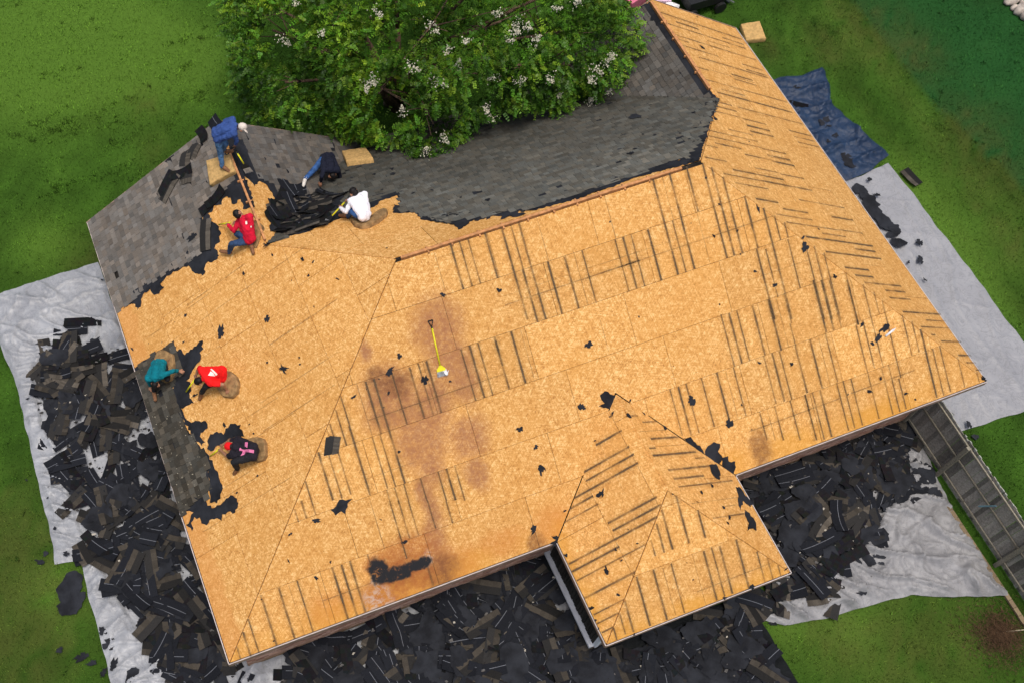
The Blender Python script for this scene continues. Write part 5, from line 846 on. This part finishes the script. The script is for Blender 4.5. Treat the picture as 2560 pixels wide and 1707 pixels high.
PT = PATCH; strip_on('front', PT[0], PT[1], 1.15, 0, 'single grey shingle offcut lying on the bare front slope', .02, .02, .45)

# ------------------------------------------------------------------ foam pads, tools
def pad(name, label, pts, n_, th, mat, amp=.012, group='foam seat pads'):
    n_ = Vector(n_); P_ = [Vector(q) for q in pts]; c = sum(P_, Vector()) / len(P_)
    ring = []
    for i in range(len(P_)):
        A, B = P_[i], P_[(i + 1) % len(P_)]; k_ = max(1, int((B - A).length / .06))
        ring += [A.lerp(B, j / k_) for j in range(k_)]
    n = len(ring); vs = []; levels = ((0.0, 1.0), (.25, 1.01), (.85, 1.0), (.97, .97), (1.0, .92), (1.0, .6), (1.0, .3))
    for t, s_ in levels:
        for q in ring:
            w_ = c + (q - c) * s_; z = n_ * (-th + th * t); nz = noise.noise(w_ * 7) * amp + noise.noise(w_ * 22) * amp * .5
            vs.append(w_ + z + (n_ * nz if t > .9 else (q - c).normalized() * nz))
    vs.append(c + n_ * noise.noise(c * 7) * amp)
    fs = [(l_ * n + i, l_ * n + (i + 1) % n, (l_ + 1) * n + (i + 1) % n, (l_ + 1) * n + i) for l_ in range(len(levels) - 1) for i in range(n)]
    fs += [((len(levels) - 1) * n + i, (len(levels) - 1) * n + (i + 1) % n, len(vs) - 1) for i in range(n)]
    a, b, d = (vs[k_] for k_ in fs[-1]);
    if (b - a).cross(d - a).dot(n_) < 0: fs = [f_[::-1] for f_ in fs]
    o = mesh_obj(name, vs, fs, mat, None, True, origin=tuple(c - n_ * th)); tag(o, label, 'foam pad', group); return o
nL, nB = SLOPES['left'][3], SLOPES['back'][3]
pad('foam_pad', 'square yellow foam pad under the boots of the man in the white cap', PADS['blue'], nL, .19, M['foam'])
pad('foam_pad', 'square yellow foam pad lying alone on the grey back slope', PADS['valley'], nB, .19, M['foam'])
pad('foam_pad', 'square yellow foam pad with a bitten corner on the lawn', PADS['lawn'], (0, 0, 1), .18, M['foam'])
pad('foam_pad', 'rounded dirty foam pad beside the man in teal', PADS_ROUND['teal'], nL, .15, M['foam_dirty'])
pad('foam_pad', 'rounded dirty foam pad under the man in the red T-shirt', PADS_ROUND['redtee'], nL, .15, M['foam_dirty'])
pad('foam_pad', 'squarish dirty foam pad under the man in the red cap', PADS_ROUND['redcap'], nL, .15, M['foam_dirty'])
pad('foam_pad', 'curled foam pad under the man in the white shirt', PADS_ROUND['white'], nB, .15, M['foam_dirty'])
pad('foam_pad', 'thin worn foam pad under the man in the crimson shirt', PADS_ROUND['red'], nL, .13, M['foam_dirty'])
def shovel(label, A, B, n_, grip=True, head=True):
    A, B, n_ = Vector(A), Vector(B), Vector(n_); d = (B - A); ln = d.length; d.normalize(); sx = d.cross(n_).normalized(); t = empty('roofing_shovel', A); tag(t, label, 'shovel', 'yellow handled shingle shovels')
    def loc(q): return q - A
    h0 = A + d * (.17 if grip else 0); hb = B - d * (.24 if head else .03)
    m_ = MB(); m_.tube(loc(h0), loc(hb), .019, .017, 10); m_.build('handle', M['yellow'], t, True)
    if grip:
        m_ = MB(); a, b = A + sx * .055, A - sx * .055; k_ = A + d * .12
        m_.tube(loc(a), loc(b), .014); m_.tube(loc(a), loc(k_ + sx * .012), .011); m_.tube(loc(b), loc(k_ - sx * .012), .011); m_.tube(loc(k_), loc(A + d * .2), .019); m_.build('grip', M['black_plastic'], t, True)
    if head:
        m_ = MB(); m_.add([loc(hb + sx * .03 + n_ * .02), loc(hb - sx * .03 + n_ * .02), loc(hb - sx * .10 + d * .08 + n_ * .012), loc(hb - sx * .10 + d * .13 + n_ * .008), loc(hb + sx * .10 + d * .13 + n_ * .008), loc(hb + sx * .10 + d * .08 + n_ * .012)], [(0, 1, 2, 5), (5, 2, 3, 4)]); m_.build('shoulder', M['yellow'] if 'alone' in label else M['black_plastic'], t)
        m_ = MB(); m_.add([loc(hb - sx * .10 + d * .13 + n_ * .008), loc(hb + sx * .10 + d * .13 + n_ * .008), loc(hb + sx * .11 + d * .24 - n_ * .012), loc(hb - sx * .11 + d * .24 - n_ * .012)], [(0, 1, 2, 3)])
        for i in range(7): x = -.10 + .033 * i; m_.add([loc(hb + sx * (x - .008) + d * .24 - n_ * .012), loc(hb + sx * (x + .008) + d * .24 - n_ * .012), loc(hb + sx * x + d * .27 - n_ * .014)], [(0, 1, 2)])
        m_.build('blade', M['steel'], t)
nF = SLOPES['front'][3]
TL = {k_: (q[:3], q[3:]) for k_, q in TOOLS.items()}
shovel('yellow shingle shovel with black grip lying alone on the front slope', *TL['lying'], nF)
shovel('yellow shingle shovel held by the man in the white cap', *TL['blue'], nL)
shovel('long yellow shingle shovel held by the man in the white shirt', *TL['white'], nB)
shovel('short yellow pry bar held by the man in the crimson shirt', *TL['red'], nL, False, False)
shovel('yellow shingle shovel held by the man in the red T-shirt', *TL['redtee'], nL, False, False)
shovel('yellow shingle shovel held by the man in the red cap', *TL['redcap'], nL, False, False)
A, B = Vector(TUBE[:3]), Vector(TUBE[3:]); t = empty('sealant_tube', A); tag(t, 'white sealant tube lying on the right part of the front slope', 'tube'); m_ = MB(); d = B - A; m_.tube((0, 0, 0), d * .85, .026, .026, 12); m_.build('cartridge', M['white'], t, True); m_ = MB(); m_.tube(d * .85, d * 1.05, .012, .005, 8); m_.build('nozzle', M['white'], t, True)
A = Vector(TL['lying'][1]) + Vector((.09, .02, .06)); t = empty('work_glove', A); tag(t, 'white work glove lying on the blade of the lone shovel', 'glove')
m_ = MB(); m_.ball((0, 0, 0), .055, 10, 6, (.8, 1.2, .4))
for i in range(4): m_.tube((-.03 + .02 * i, .05, 0), (-.035 + .024 * i, .12 - abs(i - 1.5) * .012, -.015), .011, .008, 6)
m_.tube((.04, 0, 0), (.075, .04, -.01), .012, .009, 6); m_.build('glove_body', M['white'], t, True)

# ------------------------------------------------------------------ the roofers
TMP = []
def cap_mesh(caps):
    mb = MB()
    for A, r0, B, r1 in caps:
        A, B = Vector(A), Vector(B); mb.ball(A, r0, 12, 8); 
        if (B - A).length > 1e-4: mb.ball(B, r1, 12, 8); mb.tube(A, B, r0, r1, 12)
    return mb
def queue(name, caps, mat, parent, voxel, wrinkle_=0.0, it=4):
    mb = cap_mesh(caps); me = bpy.data.meshes.new(name); me.from_pydata(mb.v, [], mb.f); o = bpy.data.objects.new(name + '_tmp', me); COL.objects.link(o)
    r = o.modifiers.new('r', 'REMESH'); r.mode = 'VOXEL'; r.voxel_size = voxel
    sm = o.modifiers.new('s', 'SMOOTH'); sm.factor = .5; sm.iterations = it
    if wrinkle_:
        tx = bpy.data.textures.new('folds', 'CLOUDS'); tx.noise_scale = .075; tx.noise_depth = 2; d = o.modifiers.new('d', 'DISPLACE'); d.texture = tx; d.strength = wrinkle_; d.mid_level = .5; d.texture_coords = 'GLOBAL'
    TMP.append((o, name, mat, parent))
def finish():
    dg = bpy.context.evaluated_depsgraph_get(); res = {}
    for o, name, mat, parent in TMP:
        me = bpy.data.meshes.new_from_object(o.evaluated_get(dg)); me.materials.clear(); me.materials.append(mat); me.polygons.foreach_set('use_smooth', [True] * len(me.polygons)); me.name = name
        res.setdefault((parent.name, name), []).append(me)
        c = bpy.data.objects.new(name, me); link(c, parent); c.location = -parent.location if False else (0, 0, 0)
    for o, *_ in TMP: m_ = o.data; bpy.data.objects.remove(o); bpy.data.meshes.remove(m_)
    TMP.clear(); return res
def person(key, label, shirt, sleeve, pants, boots, top, slope_name, brim=None):
    J = {k_: Vector(v) for k_, v in PEOPLE[key].items()}; foot = min(J.values(), key=lambda q: (q - on(slope_name, 0, 0)).dot(SLOPES[slope_name][3])).copy()
    root = empty('person', (0, 0, 0)); tag(root, label, 'person', None)
    root.location = foot; J = {k_: v - foot for k_, v in J.items()}
    up = (J['head'] - J['neck']).normalized(); sh = (J['rsh'] - J['lsh']).normalized(); fw = sh.cross(up); hands = (J['lha'] + J['rha']) / 2 - J['neck']
    if fw.dot(hands + Vector((0, 0, -.35))) < 0: fw = -fw
    fw = (fw - up * fw.dot(up)).normalized(); sd = up.cross(fw); H = J['head']
    def arm(s_, e, o1=0.0, o2=0.0): return [(J[s_ + 'sh'], .055 + e, J[s_ + 'el'], .043 + e), (J[s_ + 'el'], .042 + e, J[s_ + 'wr'], .030 + e)]
    def leg(s_, e): return [(J[s_ + 'hip'], .088 + e, J[s_ + 'kn'], .062 + e), (J[s_ + 'kn'], .060 + e, J[s_ + 'an'], .043 + e)]
    def torso(e): return [(J['lsh'], .072 + e, J['rsh'], .072 + e), (J['lhip'], .100 + e, J['rhip'], .100 + e), (J['pel'], .115 + e, J['chest'], .118 + e), (J['chest'], .118 + e, J['neck'], .085 + e), (J['lsh'], .07 + e, J['lhip'], .085 + e), (J['rsh'], .07 + e, J['rhip'], .085 + e)]
    body = torso(0) + arm('l', 0) + arm('r', 0) + leg('l', 0) + leg('r', 0) + [(J['neck'] - up * .02, .058, H - up * .05, .055), (H + up * .015, .094, H + up * .015 - fw * .015, .094), (H - up * .075 + fw * .045, .052, H - up * .03 + fw * .03, .06), (H + fw * .098 - up * .015, .016, H + fw * .085 + up * .02, .012)]
    for q in (-1, 1): body.append((H + sd * .092 * q - up * .01, .022, H + sd * .094 * q + up * .02, .02))
    for s_ in 'lr':
        w_, h_ = J[s_ + 'wr'], J[s_ + 'ha']; d = (h_ - w_).normalized(); lat = d.cross(Vector((0, 0, 1)));
        if lat.length < .2: lat = d.cross(sd)
        lat.normalize(); dn = lat.cross(d); dn = dn if dn.z < 0 else -dn; pm = w_ + d * .075
        body += [(w_, .030, pm - lat * .018, .026), (w_, .030, pm + lat * .018, .026)]
        for i, fl in enumerate((.072, .085, .080, .060)):
            b0 = pm + lat * (-.031 + .021 * i); k1 = b0 + d * fl * .55 + dn * .012 + lat * (-.006 + .004 * i); k2 = k1 + d * fl * .40 + dn * .030; body += [(b0, .0105, k1, .0095), (k1, .0095, k2, .008)]
        th = 1 if s_ == 'l' else -1; t0 = w_ + d * .02 + lat * .024 * th; t1 = t0 + d * .035 + lat * .032 * th + dn * .006; body += [(t0, .014, t1, .011), (t1, .011, t1 + d * .030 + lat * .008 * th + dn * .01, .009)]
        body.append((J[s_ + 'an'], .040, J[s_ + 'to'], .032))
    queue('body', body, M['skin'], root, .0085, 0, 2)
    sc = torso(.016)
    for s_ in 'lr':
        a = arm(s_, .013)
        if sleeve == 'short': a = [(a[0][0], a[0][1] + .006, a[0][0].lerp(a[0][2], .62), a[0][3] + .014)]
        elif sleeve == 'long': a[1] = (a[1][0], a[1][1], a[1][0].lerp(a[1][2], .95), a[1][3])
        else: a[1] = (a[1][0], a[1][1], a[1][0].lerp(a[1][2], .5), a[1][3] + .004)
        sc += a
    queue('shirt', sc, shirt, root, .012, .036, 3)
    pc = [(J['lhip'], .112, J['rhip'], .112), (J['pel'], .12, J['pel'].lerp(J['chest'], .15), .12)] + leg('l', .014) + leg('r', .014)
    queue('trousers', pc, pants, root, .012, .036, 3)
    for s_ in 'lr':
        an, to = J[s_ + 'an'], J[s_ + 'to']; d = (to - an); dd = d.normalized(); kn = J[s_ + 'kn']
        queue('boot', [(an + (kn - an).normalized() * .10, .052, an, .054), (an - dd * .03, .05, an + dd * .10, .05), (an + dd * .10, .05, to + dd * .04, .042)], boots, root, .011, 0, 3)
    if top == 'hair': queue('hair', [(H + up * .034 - fw * .018, .096, H - up * .015 - fw * .034, .084)], M['hair'], root, .010, .014, 2)
    else:
        m_ = M['cap_white'] if top == 'cap' else M['cap_red']; bf = fw
        if brim is not None: bf = (Vector(brim) - foot - H).normalized()
        bs = up.cross(bf).normalized(); bu = bf.cross(bs)
        queue('cap', [(H + up * .040 - fw * .022, .098, H + up * .010 - fw * .034, .094)] + ([(H + up * .02 + bf * .07 + bs * .05, .018, H + up * .02 + bf * .16 + bs * .035, .013), (H + up * .02 + bf * .07 - bs * .05, .018, H + up * .02 + bf * .16 - bs * .035, .013), (H + up * .025 + bf * .07, .020, H + up * .02 + bf * .18, .013)] if top == 'cap' else []), m_, root, .010, 0, 3)
        queue('hair', [(H - up * .045 - fw * .03, .066, H - up * .06 - fw * .02, .058)], M['hair'], root, .010, .010, 2)
    for q in (-1, 1):
        mb = MB(); mb.ball(H + fw * .080 + sd * .034 * q + up * .012, .012, 8, 6); mb.build('eye', M['eye_w'], root, True)
    return root, J, foot
who = {}
who['blue'] = person('blue', 'man in blue shirt, jeans and white cap bending over the left ridge', M['c_blue'], 'half', M['c_denim'], M['boot'], 'cap', 'left', BRIM)
who['navy'] = person('navy', 'man in navy shirt and jeans crouching on hands in the roof valley', M['c_navy'], 'long', M['c_denim3'], M['shoe_white'], 'hair', 'lwing')
who['white'] = person('white', 'man in white long sleeved shirt seated on the back slope with a shovel', M['c_white'], 'long', M['c_denim3'], M['boot'], 'hair', 'back')
who['red'] = person('red', 'man in crimson long sleeved shirt and jeans sitting near the open ridge', M['c_red'], 'long', M['c_denim2'], M['boot'], 'hair', 'left')
who['teal'] = person('teal', 'man in teal shirt kneeling at the left eave with one arm out', M['c_teal'], 'long', M['c_dark'], M['boot'], 'hair', 'left')
who['redtee'] = person('redtee', 'man in bright red T-shirt with white print and dark trousers, sitting', M['c_redtee'], 'short', M['c_dark'], M['boot'], 'hair', 'left')
who['redcap'] = person('redcap', 'man in black with red cap and crossed pink straps on his back', M['c_black'], 'short', M['c_dark'], M['boot'], 'redcap', 'left')
parts = finish()
def print_on(key, polys, mat, name='shirt_print'):
    root, J, foot = who[key]; sm = next(c for c in root.children if c.name.startswith('shirt')); me = sm.data
    bvh = BVHTree.FromPolygons([v.co.copy() for v in me.vertices], [tuple(p_.vertices) for p_ in me.polygons])
    def hit(P_):
        loc, nor, _, _ = bvh.ray_cast(P_ + view * .6, -view)
        if loc is None or (loc - P_).length > .35: loc, nor, _, _ = bvh.find_nearest(P_)
        return loc + view * .016
    view = Vector((.06, -.42, .90)).normalized()
    for pg in polys:
        q = [Vector(a) - foot for a in pg]; n = len(q); c = sum(q, Vector()) / n; pts = []
        rings = [1.0, .75, .5, .25]
        dense = []
        for i in range(n):
            for j in range(4): dense.append(q[i].lerp(q[(i + 1) % n], j / 4))
        m_ = len(dense)
        for r in rings:
            for a in dense:
                pts.append(hit(c + (a - c) * r))
        pts.append(hit(c))
        fs = [(l_ * m_ + i, l_ * m_ + (i + 1) % m_, (l_ + 1) * m_ + (i + 1) % m_, (l_ + 1) * m_ + i) for l_ in range(3) for i in range(m_)] + [(3 * m_ + i, 3 * m_ + (i + 1) % m_, 4 * m_) for i in range(m_)]
        mesh_obj(name, pts, fs, mat, root, True)
print_on('redtee', PRINT_TEE, M['print']); print_on('red', PRINT_RED, M['print']); print_on('redcap', PRINT_X, M['pink'], 'strap')

# ------------------------------------------------------------------ wooden fence running out from the front right corner
def build_fence():
    fx, y0, y1, H = 18.42, .38, -10.5, 1.82; t = empty('wooden_fence', (fx, y0, 0)); tag(t, 'weathered grey board fence with rails running from the front right corner', 'fence')
    y = 0.0; i = 0
    while y > y1 - y0:
        w = random.uniform(.085, .105); g = random.uniform(.45, 1.35); c = (.27 * g, .25 * g, .215 * g, 1); top = H + random.uniform(-.03, .03); lean = random.uniform(-.01, .01); x = random.uniform(0, .012)
        m_ = MB(); m_.add([(x, y, .04), (x + .018, y, .04), (x + .018, y - w, .04), (x, y - w, .04), (x, y + lean, top), (x + .018, y + lean, top), (x + .018, y - w + lean, top - random.uniform(0, .02)), (x, y - w + lean, top)], [(0, 3, 2, 1), (4, 5, 6, 7), (0, 1, 5, 4), (1, 2, 6, 5), (2, 3, 7, 6), (3, 0, 4, 7)], 0, c)
        if random.random() < .55: # pale lichen on the board top
            m_.box((x - .004, y - w, top - random.uniform(.03, .10)), (x + .022, y - w * .3, top + .004), 0, (.30, .31, .27, 1))
        m_.build('board', M['weathered'], t, cols=True); y -= w + random.uniform(.001, .005)
    for z in (.22, 1.02, 1.66):
        yy = 0.0
        while yy > y1 - y0:
            m_ = MB(); g = random.uniform(.85, 1.2); m_.box((-.04, max(yy - 2.42, y1 - y0), z), (-.004, yy, z + .065), 0, (.22 * g, .20 * g, .155 * g, 1)); m_.build('rail', M['weathered'], t, cols=True); yy -= 2.44
    for yy in (0.0, -1.55, -4.05, -6.6, -9.2):
        m_ = MB(); m_.box((-.14, yy - .05, 0), (-.048, yy + .045, H - .02), 0, (.23, .21, .16, 1)); m_.build('post', M['weathered'], t, cols=True)
    m_ = MB(); m_.beam((-.16, -2.75, .9), (-.06, -2.95, 1.35), .03, .03, c=(.12, .22, .26, 1)); m_.build('pipe', M['paint'], t, cols=True)
    # brick edging at the foot of the fence, house side
    y = -1.3; k_ = 0
    e = empty('brick_edging', (fx - .32, y0, 0)); tag(e, 'row of tan edging bricks along the foot of the fence', 'edging')
    while y > -6.5:
        m_ = MB(); g = random.uniform(.7, 1.15); m_.box((-.05 + random.uniform(-.01, .01), y - .19, 0), (.06, y, .07), 0, (.22 * g, .165 * g, .10 * g, 1)); m_.build('brick', M['brick'], e, cols=True); y -= .2
build_fence()

# ------------------------------------------------------------------ flowering tree behind the house
def build_tree():
    t = empty('flowering_tree', (9.9, 14.8, 0)); tag(t, 'large leafy tree with white flower clusters overhanging the back slope', 'tree'); O = Vector((9.9, 14.8, 0))
    tr = MB()
    for a, (X, Y, Z, r) in enumerate(LOBES[:18]):
        b0 = Vector((random.uniform(-.35, .35), random.uniform(-.3, .3), -.05)); e = Vector((X, Y, Z)) - O; mid = b0.lerp(e, .5) + Vector((0, 0, .5)); mid.x *= .7; mid.y *= .7
        tr.tube(b0, mid, .12, .075, 8); tr.tube(mid, e, .075, .03, 6)
        for q in range(4):
            d = Vector((random.gauss(0, 1), random.gauss(0, 1), random.gauss(.2, .7))).normalized() * r * .8; tr.tube(e - (e - mid) * .2, e + d, .022, .008, 5)
    tr.build('trunk', M['bark'], t, True)
    # spray of paired leaves, many variants baked straight into one crown
    def spray(rnd):
        n = rnd.randint(4, 7); ln = rnd.uniform(.16, .32); vs = []; fs = []; droop = rnd.uniform(.1, .5); tone = []
        for i in range(n):
            s_ = (i + .6) / n; c = Vector((s_ * ln, 0, -droop * s_ * s_ * ln)); l = rnd.uniform(.058, .095) * (1.15 - .65 * s_); w_ = l * .42
            for sgn in (-1, 1):
                a = sgn * rnd.uniform(.55, 1.2); d = Vector((math.cos(a), math.sin(a), rnd.uniform(-.25, .35))).normalized(); sx = d.cross(Vector((0, 0, 1))).normalized() * w_; sx.z += rnd.uniform(-.3, .3) * w_; b = len(vs)
                m1 = c + d * l * .5; vs += [c, m1 + sx, c + d * l, m1 - sx]; fs += [(b, b + 1, b + 2, b + 3)]; tone += [s_] * 4
        return np.array([tuple(v) for v in vs]), np.array(fs), np.array(tone)
    rnd = random.Random(3); SP = [spray(rnd) for _ in range(14)]
    lob = [(Vector(q[:3]) - O, q[3]) for q in LOBES]; tot = sum(r * r for _, r in lob)
    V = []; F = []; Cc = []; base = 0
    for c, r in lob:
        m_ = int(66000 * r * r / tot) + 20
        for _ in range(m_):
            d = Vector((rnd.gauss(0, 1), rnd.gauss(0, 1), rnd.gauss(.25, 1))).normalized(); rr = r * (.55 + .5 * rnd.random() ** .6) * (1 + .32 * noise.noise((c + d * r) * .9) + .15 * noise.noise((c + d * r) * 2.6)); pos = c + d * rr * Vector((1, 1, .85)).length / 1.65
            pos = c + Vector((d.x * rr, d.y * rr, d.z * rr * .82))
            if pos.z < 1.2: continue
            if noise.noise(pos * .95 + Vector((7, 3, 1))) + .35 * noise.noise(pos * 2.3) < -.20: continue
            if any((pos - c2).length < r2 * .66 for c2, r2 in lob): continue
            ax = (d + Vector((rnd.gauss(0, .45), rnd.gauss(0, .45), rnd.gauss(-.1, .45)))).normalized(); sx = ax.cross(Vector((rnd.gauss(0, .5), rnd.gauss(0, .5), 1))).normalized(); nz = sx.cross(ax)
            if nz.z < 0: nz, sx = -nz, -sx
            v, f_, tn = SP[rnd.randrange(len(SP))]; R3 = np.array([tuple(ax), tuple(sx), tuple(nz)]); V.append(v @ R3 + np.array(tuple(pos))); F.append(f_ + base); base += len(v)
            cl = .6 * noise.noise((pos) * .75) + .7 * noise.noise((pos) * 1.7); g = (.60 + .6 * rnd.random()) * max(.35, 1 + .95 * cl); new = max(0, rnd.gauss(.14, .30) + .45 * cl)  # leaf tone by clump also paints bright clumps and shaded gaps in the crown
            col = np.ones((len(v), 4), np.float32); k1 = g * (.75 + .55 * tn); col[:, 0] = k1 * (.058 + .11 * new); col[:, 1] = k1 * (.168 + .08 * new); col[:, 2] = k1 * (.010 + .004 * new); Cc.append(col)
    V = np.concatenate(V); F = np.concatenate(F); Cc = np.concatenate(Cc)
    me = bpy.data.meshes.new('crown'); nf = len(F); me.vertices.add(len(V)); me.vertices.foreach_set('co', V.ravel()); me.loops.add(nf * 4); me.loops.foreach_set('vertex_index', F.ravel().astype(np.int32)); me.polygons.add(nf); me.polygons.foreach_set('loop_start', np.arange(0, nf * 4, 4)); me.polygons.foreach_set('loop_total', np.full(nf, 4)); me.update(calc_edges=True)
    at = me.color_attributes.new('Col', 'FLOAT_COLOR', 'POINT'); at.data.foreach_set('color', Cc.ravel())
    k = NT('tree_leaf'); k.color(k.attr()).rough(.5); k.b.inputs['Specular IOR Level'].default_value = .3
    tl_ = k.n('ShaderNodeBsdfTranslucent'); k.l(k.attr(), tl_.inputs[0]); mx = k.n('ShaderNodeMixShader'); mx.inputs[0].default_value = .16; k.l(k.b.outputs[0], mx.inputs[1]); k.l(tl_.outputs[0], mx.inputs[2]); k.l(mx.outputs[0], k.out.inputs[0])
    me.materials.append(k.m); link(bpy.data.objects.new('crown', me), t); print('crown faces', nf)
    fm = simple('white_blossom', (.66, .63, .50), .7, .2, 30, 0)
    for X in FLOWERS[:36]:
        c = Vector(X) - O; m_ = MB(); ax = Vector((rnd.gauss(0, .5), rnd.gauss(-.3, .5), rnd.gauss(.3, .5))).normalized(); sz = rnd.uniform(.9, 1.6)
        for i in range(int(46 * sz)):
            s_ = rnd.random(); q = c + ax * (s_ * .24 * sz) + Vector((rnd.gauss(0, 1), rnd.gauss(0, 1), rnd.gauss(0, 1))) * .055 * sz * (1.15 - s_); u = Vector((rnd.gauss(0, 1), rnd.gauss(0, 1), rnd.gauss(0, 1))).normalized(); w_ = u.orthogonal().normalized(); z = u.cross(w_); a = rnd.uniform(.014, .026)
            m_.add([q + w_ * a, q + z * a, q - w_ * a, q - z * a], [(0, 1, 2, 3)]); m_.add([q + u * a, q + z * a * .8, q - u * a, q - z * a * .8], [(0, 1, 2, 3)])
        tag(m_.build('flower_cluster', fm, t), kind='stuff')
build_tree()

# ------------------------------------------------------------------ odds and ends on the lawn
def bush():
    O = Vector(BUSH); t = empty('dead_bush', O); tag(t, 'flat brown dead shrub on the lawn by the fence', 'shrub'); V = MB()
    for i in range(5200):
        a = random.uniform(0, 6.28); r = abs(random.gauss(0, .42)); c = Vector((math.cos(a) * r, math.sin(a) * r, random.uniform(.01, .22) * max(.15, 1 - r))); d = Vector((random.gauss(0, 1), random.gauss(0, 1), random.gauss(.2, .5))).normalized() * random.uniform(.05, .13); s_ = d.orthogonal().normalized() * .006; g = random.uniform(.5, 1.3)
        V.add([c + s_, c - s_, c + d], [(0, 1, 2)], 0, (.095 * g, .055 * g, .030 * g, 1))
    V.build('twigs', M['weathered'], t, cols=True); m_ = MB(); m_.tube((-.1, .05, .12), (1.1, -.25, .1), .018, .012, 7); m_.build('stick', simple('pale_stick', (.34, .29, .2), .9), t)
bush()
ms = simple('rough_stone', (.40, .35, .30), .95, .35, 5, .5)
for X, Y, Z, r in ROCKS:
    m_ = MB(); m_.ball((0, 0, 0), r, 10, 7); vs = [Vector(v) * (1 + .35 * noise.noise(Vector(v) * 3 + Vector((X, Y, 0)))) for v in m_.v]; vs = [(v.x, v.y * .8, v.z * .55 + r * .3) for v in vs]
    o = mesh_obj('garden_stone', vs, m_.f, ms, None, True); o.location = (X, Y, 0); tag(o, 'rough pinkish stone in the bed at the far right corner', 'stone', 'stones in the far right bed')
def trailer():
    T_ = [Vector(q) for q in TOPSTUFF['trailer']]; c = Vector((20.55, 15.25, 0)); t = empty('utility_cart', c); tag(t, 'dark metal utility cart with its ramp down behind the right wing', 'cart')
    m_ = MB(); m_.box((-.75, -.55, .35), (.55, .75, .39)); 
    for a, b in (((-.75, -.55, .39), (.55, -.51, .68)), ((-.75, .71, .39), (.55, .75, .68)), ((-.75, -.51, .39), (-.71, .71, .68)), ((.51, -.51, .39), (.55, .71, .50))): m_.box(a, b)
    m_.build('tub', M['black_plastic'], t)
    for sx in (-.6, .4):
        for sy in (-.62, .82):
            m_ = MB(); m_.tube((sx, sy - .05, .2), (sx, sy + .05, .2), .2, .2, 16); m_.build('wheel', M['black_plastic'], t)
    m_ = MB(); m_.beam((.56, .1, .42), (1.0, .0, .04), .9, .03); m_.build('ramp', simple('dark_steel', (.05, .055, .065), .4, .3), t)
    m_ = MB(); m_.beam((.5, -.38, .44), (1.02, -.48, .07), .03, .04); m_.build('ramp_edge', M['steel'], t)
trailer()
for i, (X, hw, c, lb) in enumerate(((TOPSTUFF['pink'][0], (.38, .3, .22), (.62, .16, .24), 'pink wrapped bundle of new shingles behind the right gable'), (TOPSTUFF['pink'][1], (.32, .28, .2), (.70, .48, .60), 'pale pink wrapped bundle of new shingles behind the right gable'), (TOPSTUFF['pink'][2], (.22, .2, .16), (.70, .70, .70), 'white carton on the lawn just behind the right gable'))):
    mt = simple('wrap_%d' % i, c, .35, .2, 9, .3); o_ = MB(); o_.box((-hw[0], -hw[1], 0), (hw[0], hw[1], hw[2] * 2)); o = o_.build('shingle_bundle' if i < 2 else 'carton', mt); o.location = (X[0], X[1] + .35, .0); o.rotation_euler = (0, 0, .3 + i); tag(o, lb, 'bundle' if i < 2 else 'box')
    b_ = o.modifiers.new('b', 'BEVEL'); b_.width = .03; b_.segments = 2
